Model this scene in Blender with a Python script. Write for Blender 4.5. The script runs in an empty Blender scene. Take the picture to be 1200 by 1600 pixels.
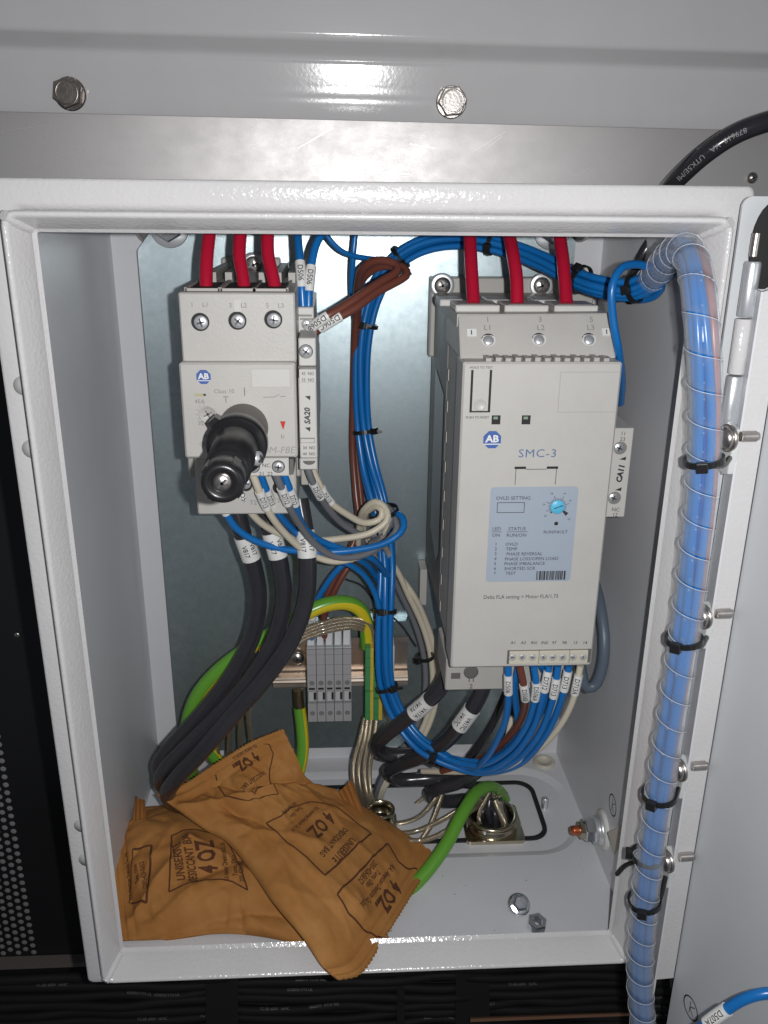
import bpy, bmesh, math, random
from mathutils import Vector, Matrix, noise
sc = bpy.context.scene
COL = sc.collection
MM = 0.001
# ---------------------------------------------------------------- camera (all lengths below in millimetres, scaled on linking)
CAMPOS = Vector((-16.5456, -360.6013, 6.587))
CR = Vector((0.99845655, -0.05462001, 0.01005805))     # right
CD = Vector((-0.00919283, -0.3411368, -0.93996871))    # down
CF = Vector((0.05477227, 0.93842546, -0.34111238))     # forward
FPX = 1349.1444
cd = bpy.data.cameras.new('camera'); cam = bpy.data.objects.new('camera', cd); COL.objects.link(cam)
cd.sensor_fit = 'VERTICAL'; cd.sensor_height = 24; cd.sensor_width = 18
cd.lens = FPX/1600*24; cd.clip_start = 0.01; cd.clip_end = 20
M = Matrix((CR, -CD, -CF)).transposed().to_4x4(); M.translation = CAMPOS*MM
cam.matrix_world = M
sc.camera = cam
# ---------------------------------------------------------------- light: the phone's flash just right of its lens, faint room light
w = bpy.data.worlds.new("World"); sc.world = w; w.use_nodes = True
w.node_tree.nodes['Background'].inputs[0].default_value = (0.85, 0.9, 1.0, 1)
w.node_tree.nodes['Background'].inputs[1].default_value = 0.11
ld = bpy.data.lights.new('phone_flash', 'AREA'); ld.shape = 'DISK'; ld.size = 0.006
ld.energy = 1.72; ld.color = (0.99, 0.985, 0.985)
lo = bpy.data.objects.new('phone_flash', ld); COL.objects.link(lo)
lo.matrix_world = Matrix.Translation((CAMPOS+Vector((21, 0, 3)))*MM) @ Matrix((CR, -CD, -CF)).transposed().to_4x4()
sc.view_settings.view_transform = 'Standard'; sc.view_settings.look = 'None'
sc.view_settings.exposure = 0; sc.view_settings.gamma = 1
sc.cycles.max_bounces = 8; sc.cycles.transparent_max_bounces = 24
# ---------------------------------------------------------------- pixel of the photograph -> point on a plane of the place
def ray(px, py): return CR*((px-600)/FPX) + CD*((py-800)/FPX) + CF
def P(px, py, y): d = ray(px, py); return CAMPOS + d*((y-CAMPOS.y)/d.y)
def PZ(px, py, z): d = ray(px, py); return CAMPOS + d*((z-CAMPOS.z)/d.z)
def PX(px, py, x): d = ray(px, py); return CAMPOS + d*((x-CAMPOS.x)/d.x)
def proj(p):
    q = p-CAMPOS; z = q.dot(CF)
    return 600+FPX*q.dot(CR)/z, 800+FPX*q.dot(CD)/z
def scale_at(p): return FPX/((p-CAMPOS).dot(CF))   # px per mm
# ---------------------------------------------------------------- materials
MATS = {}
def mat(name, col, rough=.5, metal=0., bump=0., bscale=800., spot=0., spotscale=60., spec=.5, coat=0., alpha=1., trans=0., col2=None, stretch=None, bdist=.0004):
    m = bpy.data.materials.new(name); m.use_nodes = True; nt = m.node_tree; b = nt.nodes['Principled BSDF']
    b.inputs['Base Color'].default_value = (*col, 1); b.inputs['Roughness'].default_value = rough
    b.inputs['Metallic'].default_value = metal; b.inputs['Specular IOR Level'].default_value = spec
    b.inputs['Coat Weight'].default_value = coat; b.inputs['Alpha'].default_value = alpha
    b.inputs['Transmission Weight'].default_value = trans
    tc = nt.nodes.new('ShaderNodeTexCoord'); src = tc.outputs['Object']
    if stretch:
        mp = nt.nodes.new('ShaderNodeMapping'); mp.inputs['Scale'].default_value = stretch
        nt.links.new(src, mp.inputs[0]); src = mp.outputs[0]
    if bump:
        n = nt.nodes.new('ShaderNodeTexNoise'); n.inputs['Scale'].default_value = bscale; n.inputs['Detail'].default_value = 2
        nt.links.new(src, n.inputs['Vector'])
        bp = nt.nodes.new('ShaderNodeBump'); bp.inputs['Strength'].default_value = bump; bp.inputs['Distance'].default_value = bdist
        nt.links.new(n.outputs['Fac'], bp.inputs['Height']); nt.links.new(bp.outputs[0], b.inputs['Normal'])
    if spot:
        n = nt.nodes.new('ShaderNodeTexNoise'); n.inputs['Scale'].default_value = spotscale; n.inputs['Detail'].default_value = 6; n.inputs['Roughness'].default_value = .65
        nt.links.new(src, n.inputs['Vector'])
        r = nt.nodes.new('ShaderNodeValToRGB'); r.color_ramp.elements[0].position = .3; r.color_ramp.elements[1].position = .7
        c2 = col2 or tuple(c*(1-spot) for c in col)
        r.color_ramp.elements[0].color = (*c2, 1); r.color_ramp.elements[1].color = (*col, 1)
        nt.links.new(n.outputs['Fac'], r.inputs[0]); nt.links.new(r.outputs[0], b.inputs['Base Color'])
        mr = nt.nodes.new('ShaderNodeMapRange'); mr.inputs['To Min'].default_value = min(1, rough*1.25); mr.inputs['To Max'].default_value = rough*.85
        nt.links.new(n.outputs['Fac'], mr.inputs['Value']); nt.links.new(mr.outputs[0], b.inputs['Roughness'])
    MATS[name] = m; return m
WHITE = mat('white_powder_coat', (.625, .615, .615), .15, bump=.5, bscale=520, spot=.05, spotscale=25, bdist=.0005)
INNER = mat('smooth_white_powder_coat', (.67, .675, .70), .33, bump=.3, bscale=650, spot=.05, spotscale=18, bdist=.0003)
GREYP = mat('grey_machine_paint', (.58, .57, .575), .115, bump=.10, bscale=500, spot=.06, spotscale=14, bdist=.0003)
DOORP = mat('door_powder_coat', (.60, .62, .635), .35, bump=.12, bscale=650, spot=.05, spotscale=12, bdist=.0003)
ALU = mat('worn_aluminium_sheet', (.62, .60, .595), .46, .66, bump=.3, bscale=1500, spot=.1, spotscale=45, stretch=(1, 1, 1.6), bdist=.00015)
GALV = mat('galvanised_steel', (.47, .55, .575), .345, .86, bump=.5, bscale=1500, spot=.2, spotscale=190, col2=(.34, .415, .44), bdist=.00012)
BOLTM = mat('bright_zinc_bolt', (.74, .76, .80), .2, .97, bump=.15, bscale=500)
ZINC = mat('zinc_plated_steel', (.74, .76, .78), .34, .72, bump=.1, bscale=300)
STEEL = mat('stainless_steel', (.62, .58, .55), .30, 1., bump=.2, bscale=700, spot=.2, spotscale=200)
SLOT = mat('screw_slot_shadow_steel', (.09, .09, .095), .4, .4)
RAILM = mat('yellow_zinc_rail', (.76, .64, .54), .24, .9, bump=.05, bscale=90, spot=.15, spotscale=80)
BRASSN = mat('nickel_plated_brass', (.60, .53, .40), .2, 1., spot=.2, spotscale=120)
COPPER = mat('copper_stud', (.72, .20, .09), .35, .8, spot=.3, spotscale=600)
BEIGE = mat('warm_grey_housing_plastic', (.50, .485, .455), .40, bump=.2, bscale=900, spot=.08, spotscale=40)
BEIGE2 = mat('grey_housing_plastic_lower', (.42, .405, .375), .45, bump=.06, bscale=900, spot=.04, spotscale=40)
BEIGE3 = mat('pale_contact_block_plastic', (.54, .53, .50), .42, bump=.06, bscale=900)
DKGREY = mat('dark_grey_heatsink_paint', (.16, .155, .145), .4, .2, bump=.08, bscale=500, spot=.15, spotscale=40)
HOLE = mat('dark_recess', (.012, .012, .012), .7)
BLACKP = mat('black_plastic', (.012, .012, .013), .30, bump=.1, bscale=500)
KNOBG = mat('grey_brown_shaft_plastic', (.13, .118, .108), .5, bump=.05)
AMBER = mat('brown_translucent_plastic', (.10, .08, .06), .3)
STICK = mat('blue_grey_label_sticker', (.335, .385, .455), .4, bump=.03, bscale=600)
CYAN = mat('cyan_dial_plastic', (.10, .46, .68), .4)
INK = mat('black_print', (.03, .03, .035), .6)
INKG = mat('grey_print', (.22, .215, .205), .6)
INKB = mat('blue_print', (.045, .11, .34), .5)
INKBR = mat('brown_print_on_kraft', (.085, .028, .009), .9)
WHITEI = mat('white_print', (.7, .7, .7), .5)
REDI = mat('red_print', (.5, .02, .02), .5)
RED = mat('red_pvc_insulation', (.43, .006, .03), .28, bump=.12, bscale=260, spec=.55)
BLUE = mat('blue_pvc_insulation', (.006, .15, .46), .28, bump=.12, bscale=300, spec=.55, spot=.15, spotscale=40)
BLUE2 = mat('deep_blue_pvc_insulation', (.01, .08, .38), .3, bump=.1, bscale=300)
BROWN = mat('brown_pvc_insulation', (.145, .045, .03), .3, bump=.1, bscale=300)
CREAM = mat('cream_pvc_insulation', (.60, .545, .43), .4, bump=.1, bscale=300, spot=.08, spotscale=60)
GREYW = mat('grey_pvc_insulation', (.15, .155, .17), .38, bump=.1, bscale=300)
SLATE = mat('slate_blue_sleeving', (.10, .13, .17), .4, bump=.1, bscale=300)
BLACKW = mat('black_rubber_insulation', (.034, .034, .04), .2, bump=.06, bscale=200, spot=.2, spotscale=50)
BLACKC = mat('black_floor_cable_jacket', (.0045, .0045, .005), .72, spec=.3, bump=.2, bscale=150)
SLEEVE = mat('white_marker_sleeve', (.70, .70, .68), .5, bump=.05)
NYLON = mat('natural_nylon', (.72, .74, .73), .4, spec=.6, trans=.15)
PINK = mat('pinkish_brown_pvc_insulation', (.30, .13, .12), .35)
KRAFT = mat('brown_kraft_paper', (.41, .19, .05), .80, bump=.45, bscale=900, spot=.16, spotscale=45, col2=(.33, .132, .026), bdist=.0003)
DARKPANEL = mat('black_perforated_sheet', (.010, .010, .011), .5)
PALE = mat('pale_grey_backing', (.36, .36, .37), .6)
DARKROOM = mat('dark_cabinet_interior', (.012, .0095, .008), .8)
BRONZE = mat('bronze_strip', (.38, .20, .12), .35, .6)
FOAM = mat('black_foam_gasket', (.012, .012, .012), .85, bump=1., bscale=900, bdist=.0006)
CREAMP = mat('cream_plastic_plug', (.56, .53, .44), .45)
SHADED = mat('brown_black_side_wall', (.022, .014, .010), .6)
def stripe_mat():
    m = mat('green_yellow_earth_insulation', (.1, .3, .03), .28, bump=.08, bscale=300); nt = m.node_tree; b = nt.nodes['Principled BSDF']
    uv = nt.nodes.new('ShaderNodeUVMap'); sp = nt.nodes.new('ShaderNodeSeparateXYZ'); nt.links.new(uv.outputs[0], sp.inputs[0])
    fr_ = nt.nodes.new('ShaderNodeMath'); fr_.operation = 'FRACT'; nt.links.new(sp.outputs[0], fr_.inputs[0]); r = nt.nodes.new('ShaderNodeValToRGB'); r.color_ramp.interpolation = 'CONSTANT'
    e = r.color_ramp.elements; e[0].position = 0; e[0].color = (.12, .34, .035, 1); e[1].position = .62; e[1].color = (.62, .50, .02, 1); e2 = e.new(.84); e2.color = (.12, .34, .035, 1)
    nt.links.new(fr_.outputs[0], r.inputs[0]); nt.links.new(r.outputs[0], b.inputs['Base Color']); return m
GNYE = stripe_mat()
def braid_mat():
    m = mat('clear_jacket_over_tinned_braid', (.55, .50, .40), .25, .75, coat=.8); nt = m.node_tree; b = nt.nodes['Principled BSDF']
    uv = nt.nodes.new('ShaderNodeUVMap'); mp = nt.nodes.new('ShaderNodeMapping'); mp.inputs['Scale'].default_value = (5, .9, 1); mp.inputs['Rotation'].default_value = (0, 0, .7)
    wv = nt.nodes.new('ShaderNodeTexWave'); wv.inputs['Scale'].default_value = 1.2; wv.inputs['Distortion'].default_value = 1.2
    nt.links.new(uv.outputs[0], mp.inputs[0]); nt.links.new(mp.outputs[0], wv.inputs[0])
    r = nt.nodes.new('ShaderNodeValToRGB'); r.color_ramp.elements[0].color = (.26, .20, .13, 1); r.color_ramp.elements[1].color = (.84, .74, .56, 1)
    nt.links.new(wv.outputs[0], r.inputs[0]); nt.links.new(r.outputs[0], b.inputs['Base Color'])
    bp = nt.nodes.new('ShaderNodeBump'); bp.inputs['Strength'].default_value = .5; bp.inputs['Distance'].default_value = .0004
    nt.links.new(wv.outputs[0], bp.inputs['Height']); nt.links.new(bp.outputs[0], b.inputs['Normal']); return m
BRAID = braid_mat()
def wrap_mat():
    m = bpy.data.materials.new('clear_polyethylene_spiral_wrap'); m.use_nodes = True; nt = m.node_tree; b = nt.nodes['Principled BSDF']
    b.inputs['Base Color'].default_value = (.68, .74, .83, 1); b.inputs['Roughness'].default_value = .16
    b.inputs['Specular IOR Level'].default_value = .6
    t = nt.nodes.new('ShaderNodeBsdfTransparent'); mx = nt.nodes.new('ShaderNodeMixShader')
    lw = nt.nodes.new('ShaderNodeLayerWeight'); lw.inputs[0].default_value = .35
    mr = nt.nodes.new('ShaderNodeMapRange'); mr.inputs['To Min'].default_value = .045; mr.inputs['To Max'].default_value = .40
    nt.links.new(lw.outputs['Facing'], mr.inputs['Value']); nt.links.new(mr.outputs[0], mx.inputs[0])
    nt.links.new(t.outputs[0], mx.inputs[1]); nt.links.new(b.outputs[0], mx.inputs[2]); nt.links.new(mx.outputs[0], nt.nodes['Material Output'].inputs[0]); return m
WRAP = wrap_mat()
# ---------------------------------------------------------------- object helpers
ORG = {}
def tag(o, label=None, cat=None, group=None, kind=None):
    if label: o['label'] = label
    if cat: o['category'] = cat
    if group: o['group'] = group
    if kind: o['kind'] = kind
    return o
def thing(name, label, cat, loc, group=None):
    o = bpy.data.objects.new(name, None); COL.objects.link(o); o.location = Vector(loc)*MM; o.empty_display_size = .01
    ORG[o.name] = Vector(loc); return tag(o, label, cat, group)
class MB:
    def __init__(s): s.v = []; s.f = []; s.m = []; s.sm = []; s.uv = {}
    def add(s, vs, fs, m=0, smooth=False, uvs=None):
        b = len(s.v); s.v += [Vector(p) for p in vs]
        for k, f in enumerate(fs):
            if uvs: s.uv[len(s.f)] = uvs[k]
            s.f.append([b+i for i in f]); s.m.append(m); s.sm.append(smooth)
        return s
    def hexa(s, p, m=0):   # p: 4 front (tl,tr,br,bl) + 4 back
        return s.add(p, [(0, 1, 2, 3), (7, 6, 5, 4), (0, 4, 5, 1), (1, 5, 6, 2), (2, 6, 7, 3), (3, 7, 4, 0)], m)
    def box(s, x0, x1, y0, y1, z0, z1, m=0):
        return s.hexa([(x0, y0, z1), (x1, y0, z1), (x1, y0, z0), (x0, y0, z0), (x0, y1, z1), (x1, y1, z1), (x1, y1, z0), (x0, y1, z0)], m)
    def cbox(s, x0, x1, y0, y1, z0, z1, c=.6, m=0):     # box with chamfered edges (the 4 front edges and the 4 along y)
        def ring(y, e):
            a, b, d, f = x0+e, x1-e, z0+e, z1-e; k = c
            return [(a+k, y, f), (b-k, y, f), (b, y, f-k), (b, y, d+k), (b-k, y, d), (a+k, y, d), (a, y, d+k), (a, y, f-k)]
        vs = ring(y0, c)+ring(y0+c, 0)+ring(y1, 0); fs = [tuple(range(8))]
        for k in (0, 8):
            for i in range(8): fs.append((k+i, k+8+i, k+8+(i+1) % 8, k+(i+1) % 8))
        fs.append(tuple(23-i for i in range(8)))
        return s.add(vs, fs, m)
    def prism(s, poly, off, m=0, smooth=False):
        n = len(poly); off = Vector(off); vs = [Vector(p) for p in poly]; vs += [p+off for p in vs]
        fs = [tuple(range(n)), tuple(range(2*n-1, n-1, -1))]+[(i, n+i, n+(i+1) % n, (i+1) % n) for i in range(n)]
        return s.add(vs, fs, m, smooth)
    def lathe(s, c, ax, prof, n=24, m=0, smooth=True, phase=0., caps=True):
        c = Vector(c); ax = Vector(ax).normalized(); a = ax.orthogonal().normalized()
        if abs(ax.y) > .9: a = Vector((1, 0, 0))
        if abs(ax.z) > .9: a = Vector((1, 0, 0))
        b = ax.cross(a); vs = []; fs = []
        for r, h in prof:
            for i in range(n):
                t = 2*math.pi*i/n+phase; vs.append(c+ax*h+(a*math.cos(t)+b*math.sin(t))*r)
        for k in range(len(prof)-1):
            for i in range(n): fs.append((k*n+i, k*n+(i+1) % n, (k+1)*n+(i+1) % n, (k+1)*n+i))
        s.add(vs, fs, m, smooth)
        if caps:
            if prof[0][0] > .01: s.add(vs[:n], [tuple(range(n))[::-1]], m, False)
            if prof[-1][0] > .01: s.add(vs[-n:], [tuple(range(n))], m, False)
        return s
    def cyl(s, p0, p1, r, n=16, m=0, smooth=True):
        p0 = Vector(p0); p1 = Vector(p1); return s.lathe(p0, p1-p0, [(r, 0), (r, (p1-p0).length)], n, m, smooth)
    def hexnut(s, c, ax, r, h, m=0, phase=0., hole=0):
        ax = Vector(ax).normalized()
        if hole: return s.lathe(c, ax, [(hole, h*.3), (hole, h-.3), (hole+.4, h), (r*.87, h), (r, h-r*.13), (r, 0)], 6 if False else 6, m, False, phase, False)
        return s.lathe(c, ax, [(r, 0), (r, h-r*.1), (r*.88, h)], 6, m, False, phase)
    def tube(s, cv, r, n=12, s0=None, s1=None, m=0, caps=True, step=None, uo=0., ut=0.):
        s0 = 0 if s0 is None else s0; s1 = cv.L if s1 is None else s1; step = step or max(1.2, min(3.5, (2 if callable(r) else r)*1.6))
        k = max(2, int((s1-s0)/step)+1); vs = []; fs = []; uvs = []
        for j in range(k):
            t = s0+(s1-s0)*j/(k-1); c, T, N, B = cv.at(t); rr = r(t) if callable(r) else r
            for i in range(n):
                a = 2*math.pi*i/n; vs.append(c+(N*math.cos(a)+B*math.sin(a))*rr)
        for j in range(k-1):
            for i in range(n):
                fs.append((j*n+i, j*n+(i+1) % n, (j+1)*n+(i+1) % n, (j+1)*n+i))
                u0 = i/n+uo+ut*j/(k-1); u1 = u0+1/n; v0, v1 = (s0+(s1-s0)*j/(k-1)), (s0+(s1-s0)*(j+1)/(k-1))
                uvs.append([(u0, v0), (u1, v0), (u1, v1), (u0, v1)])
        s.add(vs, fs, m, True, uvs)
        if caps: s.add(vs[:n], [tuple(range(n))[::-1]], m); s.add(vs[-n:], [tuple(range(n))], m)
        return s
    def build(s, name, mats, parent=None, label=None, cat=None, group=None, kind=None, bevel=0, smooth_all=False):
        me = bpy.data.meshes.new(name)
        if parent is not None: org = ORG[parent.name]
        else:
            xs = [v.x for v in s.v]; ys = [v.y for v in s.v]; zs = [v.z for v in s.v]
            org = Vector(((min(xs)+max(xs))/2, (min(ys)+max(ys))/2, min(zs)))
        me.from_pydata([(v-org)*MM for v in s.v], [], s.f)
        for mm in (mats if isinstance(mats, (list, tuple)) else [mats]): me.materials.append(mm)
        me.polygons.foreach_set('material_index', s.m); me.polygons.foreach_set('use_smooth', [True]*len(s.f) if smooth_all else s.sm)
        if s.uv:
            ul = me.uv_layers.new(name='UVMap')
            for fi, us in s.uv.items():
                st = me.polygons[fi].loop_start
                for k, u in enumerate(us): ul.data[st+k].uv = u
        me.update()
        if bevel:
            bm = bmesh.new(); bm.from_mesh(me); bmesh.ops.remove_doubles(bm, verts=bm.verts, dist=1e-6)
            es = [e for e in bm.edges if len(e.link_faces) == 2 and e.calc_face_angle(0) > .5]
            bmesh.ops.bevel(bm, geom=es, offset=bevel*MM, segments=2, profile=.6, affect='EDGES', clamp_overlap=True); bm.to_mesh(me); bm.free()
        o = bpy.data.objects.new(name, me); COL.objects.link(o)
        if parent is not None: o.parent = parent; ORG[o.name] = org
        else: o.location = org*MM; ORG[o.name] = org
        return tag(o, label, cat, group, kind)
def bezier_pts(pts, n=14):     # Catmull-Rom (centripetal-like) sampling
    pts = [Vector(p) for p in pts]
    if len(pts) == 2: return [pts[0].lerp(pts[1], i/8) for i in range(9)]
    q = [pts[0]*2-pts[1]]+pts+[pts[-1]*2-pts[-2]]; out = []
    for i in range(1, len(q)-2):
        p0, p1, p2, p3 = q[i-1:i+3]
        t0 = 0; t1 = t0+max(1e-3, (p1-p0).length)**.5; t2 = t1+max(1e-3, (p2-p1).length)**.5; t3 = t2+max(1e-3, (p3-p2).length)**.5
        for k in range(n):
            t = t1+(t2-t1)*k/n
            A1 = p0*((t1-t)/(t1-t0))+p1*((t-t0)/(t1-t0)); A2 = p1*((t2-t)/(t2-t1))+p2*((t-t1)/(t2-t1)); A3 = p2*((t3-t)/(t3-t2))+p3*((t-t2)/(t3-t2))
            B1 = A1*((t2-t)/(t2-t0))+A2*((t-t0)/(t2-t0)); B2 = A2*((t3-t)/(t3-t1))+A3*((t-t1)/(t3-t1))
            out.append(B1*((t2-t)/(t2-t1))+B2*((t-t1)/(t2-t1)))
    out.append(pts[-1]); return out
class Curve:
    def __init__(s, pts, n=14, raw=False):
        s.p = pts if raw else bezier_pts(pts, n)
        s.p = [p for i, p in enumerate(s.p) if i == 0 or (p-s.p[i-1]).length > 1e-4]
        k = len(s.p); s.s = [0.]
        for i in range(1, k): s.s.append(s.s[-1]+(s.p[i]-s.p[i-1]).length)
        s.L = s.s[-1]
        s.T = [(s.p[min(k-1, i+1)]-s.p[max(0, i-1)]).normalized() for i in range(k)]
        up = Vector((0, -1, 0)); N = (up-s.T[0]*up.dot(s.T[0]))
        N = N.normalized() if N.length > .1 else s.T[0].orthogonal().normalized()
        s.N = [N]
        for i in range(1, k):
            q = s.T[i-1].rotation_difference(s.T[i]); N = q @ N; N = (N-s.T[i]*N.dot(s.T[i])).normalized(); s.N.append(N)
    def at(s, t):
        t = max(0, min(s.L, t)); lo, hi = 0, len(s.s)-1
        while hi-lo > 1:
            m = (lo+hi)//2
            if s.s[m] <= t: lo = m
            else: hi = m
        f = (t-s.s[lo])/max(1e-9, s.s[hi]-s.s[lo]); T = s.T[lo].lerp(s.T[hi], f).normalized()
        N = s.N[lo].lerp(s.N[hi], f); N = (N-T*N.dot(T)).normalized()
        return s.p[lo].lerp(s.p[hi], f), T, N, T.cross(N)
    def near_px(s, px, py):
        best = min(range(len(s.p)), key=lambda i: (proj(s.p[i])[0]-px)**2+(proj(s.p[i])[1]-py)**2); return s.s[best]
# ---------------------------------------------------------------- lettering: glyph outlines laid on the surfaces as thin print
GC = {}
def glyphs(txt, bold=0.0, shear=0.0, space=1.0, fine=0):
    key = (txt, bold, shear, space, fine)
    if key in GC: return GC[key]
    cu = bpy.data.curves.new('t', 'FONT'); cu.body = txt; cu.size = 1; cu.offset = bold; cu.shear = shear; cu.resolution_u = 2; cu.space_character = space; cu.align_x = 'CENTER'
    o = bpy.data.objects.new('t', cu); COL.objects.link(o); dg = bpy.context.evaluated_depsgraph_get()
    me = bpy.data.meshes.new_from_object(o.evaluated_get(dg))
    if fine:      # short edges so that print can follow a curved surface
        bm = bmesh.new(); bm.from_mesh(me)
        for _ in range(fine):
            bmesh.ops.triangulate(bm, faces=bm.faces[:]); bmesh.ops.subdivide_edges(bm, edges=[e for e in bm.edges if e.calc_length() > .17], cuts=1)
        bmesh.ops.triangulate(bm, faces=bm.faces[:]); bm.to_mesh(me); bm.free()
    vs = [(v.co.x, v.co.y-.35) for v in me.vertices]; fs = [tuple(p.vertices) for p in me.polygons]
    COL.objects.unlink(o); bpy.data.objects.remove(o); bpy.data.meshes.remove(me); bpy.data.curves.remove(cu)
    GC[key] = (vs, fs); return GC[key]
def text_map(mb, txt, fn, size, m=0, bold=0., shear=0., space=1., sx=1., fine=3):
    vs, fs = glyphs(txt, bold, shear, space, fine); mb.add([fn(a*size*sx, b*size) for a, b in vs], fs, m)
def text_at(mb, txt, c, size, right=(1, 0, 0), up=(0, 0, 1), out=(0, -1, 0), m=0, lift=.12, **k):
    c = Vector(c)+Vector(out)*lift; right = Vector(right); up = Vector(up)
    text_map(mb, txt, lambda a, b: c+right*a+up*b, size, m, fine=0, **k)
def T(mb, txt, px, py, y, cap, rot=0, m=0, **k):     # cap height in photograph pixels, on the plane depth y
    c = P(px, py, y); a = math.radians(rot); s = cap/.69/scale_at(c)
    text_at(mb, txt, c, s, (math.cos(a), 0, math.sin(a)), (-math.sin(a), 0, math.cos(a)), m=m, **k)
def quad(mb, x0, x1, z0, z1, y, m=0): mb.add([(x0, y, z1), (x0, y, z0), (x1, y, z0), (x1, y, z1)], [(0, 1, 2, 3)], m)
def frame_lines(mb, x0, x1, z0, z1, y, w, m=0):
    quad(mb, x0, x1, z1-w, z1, y, m); quad(mb, x0, x1, z0, z0+w, y, m); quad(mb, x0, x0+w, z0+w, z1-w, y, m); quad(mb, x1-w, x1, z0+w, z1-w, y, m)
# ---------------------------------------------------------------- reusable builders
def screw(parent, name, c, r, ax=(0, -1, 0), h=1.5, mt=None, slots='cross', dome=.6, rot=.4):
    c = Vector(c); ax = Vector(ax); mb = MB()
    mb.lathe(c, ax, [(r, 0), (r, h*.6), (r*.9, h*.85), (r*.6, h+dome*.5), (.02, h+dome*.6)], 20, 0)
    a = Vector((0, 0, 1)) if abs(ax.z) < .9 else Vector((1, 0, 0)); b = ax.cross(a)
    for k in range(2 if slots == 'cross' else 1):
        t = rot+k*math.pi/2; d = a*math.cos(t)+b*math.sin(t); e = ax.cross(d); wd = r*.13; cc = c+ax*(h+dome*.62)
        mb.add([cc-d*r*.62-e*wd-ax*.45, cc+d*r*.62-e*wd-ax*.45, cc+d*r*.62+e*wd-ax*.45, cc-d*r*.62+e*wd-ax*.45,
                cc-d*r*.62-e*wd, cc+d*r*.62-e*wd, cc+d*r*.62+e*wd, cc-d*r*.62+e*wd], [(3, 2, 1, 0), (4, 5, 6, 7), (0, 1, 5, 4), (1, 2, 6, 5), (2, 3, 7, 6), (3, 0, 4, 7)], 1)
    return mb.build(name, [mt or ZINC, SLOT], parent)
def sleeve_on(parent, cv, r, s, ln, txt, rows=1, rev=False, cap=None, col=SLEEVE, off=0.):
    mb = MB(); mb.tube(cv, r+.55, 14, s-ln/2, s+ln/2, step=1.5, caps=False)
    for e, sg in ((s-ln/2, 0), (s+ln/2, 1)):    # end rings
        c, T_, N, B = cv.at(e); n = 14; vs = [c+(N*math.cos(2*math.pi*i/n)+B*math.sin(2*math.pi*i/n))*q for q in (r, r+.55) for i in range(n)]
        mb.add(vs, [(i, (i+1) % n, n+(i+1) % n, n+i) for i in range(n)], 0)
    o = mb.build('marker_sleeve', col, parent)
    if txt:
        tb = MB(); R = r+.55+.07; sz = (cap or r*1.15)/.69
        for k in range(rows):
            ph = off+(0 if rows == 1 else (k-.5)*1.15*sz/R)
            def fn(a, b, ph=ph):
                c, T_, N, B = cv.at(s+(-a if rev else a)); o_ = CAMPOS-c; o_ = (o_-T_*o_.dot(T_)).normalized(); t = -T_ if rev else T_
                W = o_.cross(t); f = b/R+ph; return c+(o_*math.cos(f)+W*math.sin(f))*R
            text_map(tb, txt, fn, sz, sx=.86, bold=.012, fine=3)
        tb.build('lettering', INK, o)
    return o
def wire(name, label, pts, r, m, cat='wire', group=None, marks=(), raw=False, n=12, cv=None, uo=0., ut=0.):
    pts = [P(*q) if not isinstance(q, Vector) else q for q in pts] if cv is None else None
    cv = cv or Curve(pts)
    mid = cv.at(0)[0]; t = thing(name, label, cat, mid, group)
    MB().tube(cv, r, n, uo=uo, ut=ut).build('insulation', m, t)
    for mk in marks:
        px, py, ln, txt = mk[:4]; kw = mk[4] if len(mk) > 4 else {}
        sleeve_on(t, cv, r, cv.near_px(px, py), ln, txt, **kw)
    return t, cv
def tie(label, c, tan, R, head=(0, -1, 0), wd=2.4, group='black cable ties', tail=6., R2=None, mt=None, taildir=None):
    c = Vector(c); tan = Vector(tan).normalized(); h = Vector(head); h = (h-tan*h.dot(tan)).normalized(); b = tan.cross(h); R2 = R2 or R
    th = thing('cable_tie', label, 'cable tie', c, group); n = 28; mb = MB(); vs = []
    for i in range(n):
        a = 2*math.pi*i/n; d = h*math.cos(a)*R2+b*math.sin(a)*R; e = d.normalized()
        for q, x in ((0, -wd/2), (0, wd/2), (1.0, wd/2), (1.0, -wd/2)): vs.append(c+d+e*q+tan*x)
    fs = [(i*4+k, i*4+(k+1) % 4, ((i+1) % n)*4+(k+1) % 4, ((i+1) % n)*4+k) for i in range(n) for k in range(4)]
    mb.add(vs, fs, 0, False).build('strap', mt or BLACKP, th)
    hc = c+h*(R2+1.6); hb = MB(); u, v, w_ = tan*wd*.85, b*2.3, h*1.7
    hb.hexa([hc-u-v+w_, hc+u-v+w_, hc+u+v+w_, hc-u+v+w_, hc-u-v-w_, hc+u-v-w_, hc+u+v-w_, hc-u+v-w_]); hb.build('locking_head', mt or BLACKP, th, bevel=.5)
    if tail:
        td = Vector(taildir).normalized() if taildir else (b*.8+h*.6).normalized(); e = tan*wd*.45; k = td.cross(tan).normalized()*.5; p = hc
        MB().hexa([p-e-k, p+e-k, p+td*tail+e*.8-k, p+td*tail-e*.8-k, p-e+k, p+e+k, p+td*tail+e*.8+k, p+td*tail-e*.8+k]).build('tail', mt or BLACKP, th)
    return th
# ================================================================ SETTING
def roundrect(x0, x1, z0, z1, r, n=6, y=0., flat='y'):
    out = []
    for cx, cz, a0 in ((x1-r, z1-r, 0), (x0+r, z1-r, 90), (x0+r, z0+r, 180), (x1-r, z0+r, 270)):
        for i in range(n+1):
            a = math.radians(a0+90*i/n); out.append(Vector((cx+r*math.cos(a), y, cz+r*math.sin(a))))
    return out
mb = MB(); mb.box(-900, 900, 330, 335, -1200, 400); mb.build('back_wall', DARKROOM, kind='structure')
mb = MB(); mb.box(-900, 900, -60, 330, -760, -755); mb.build('floor', DARKROOM, kind='structure')
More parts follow.
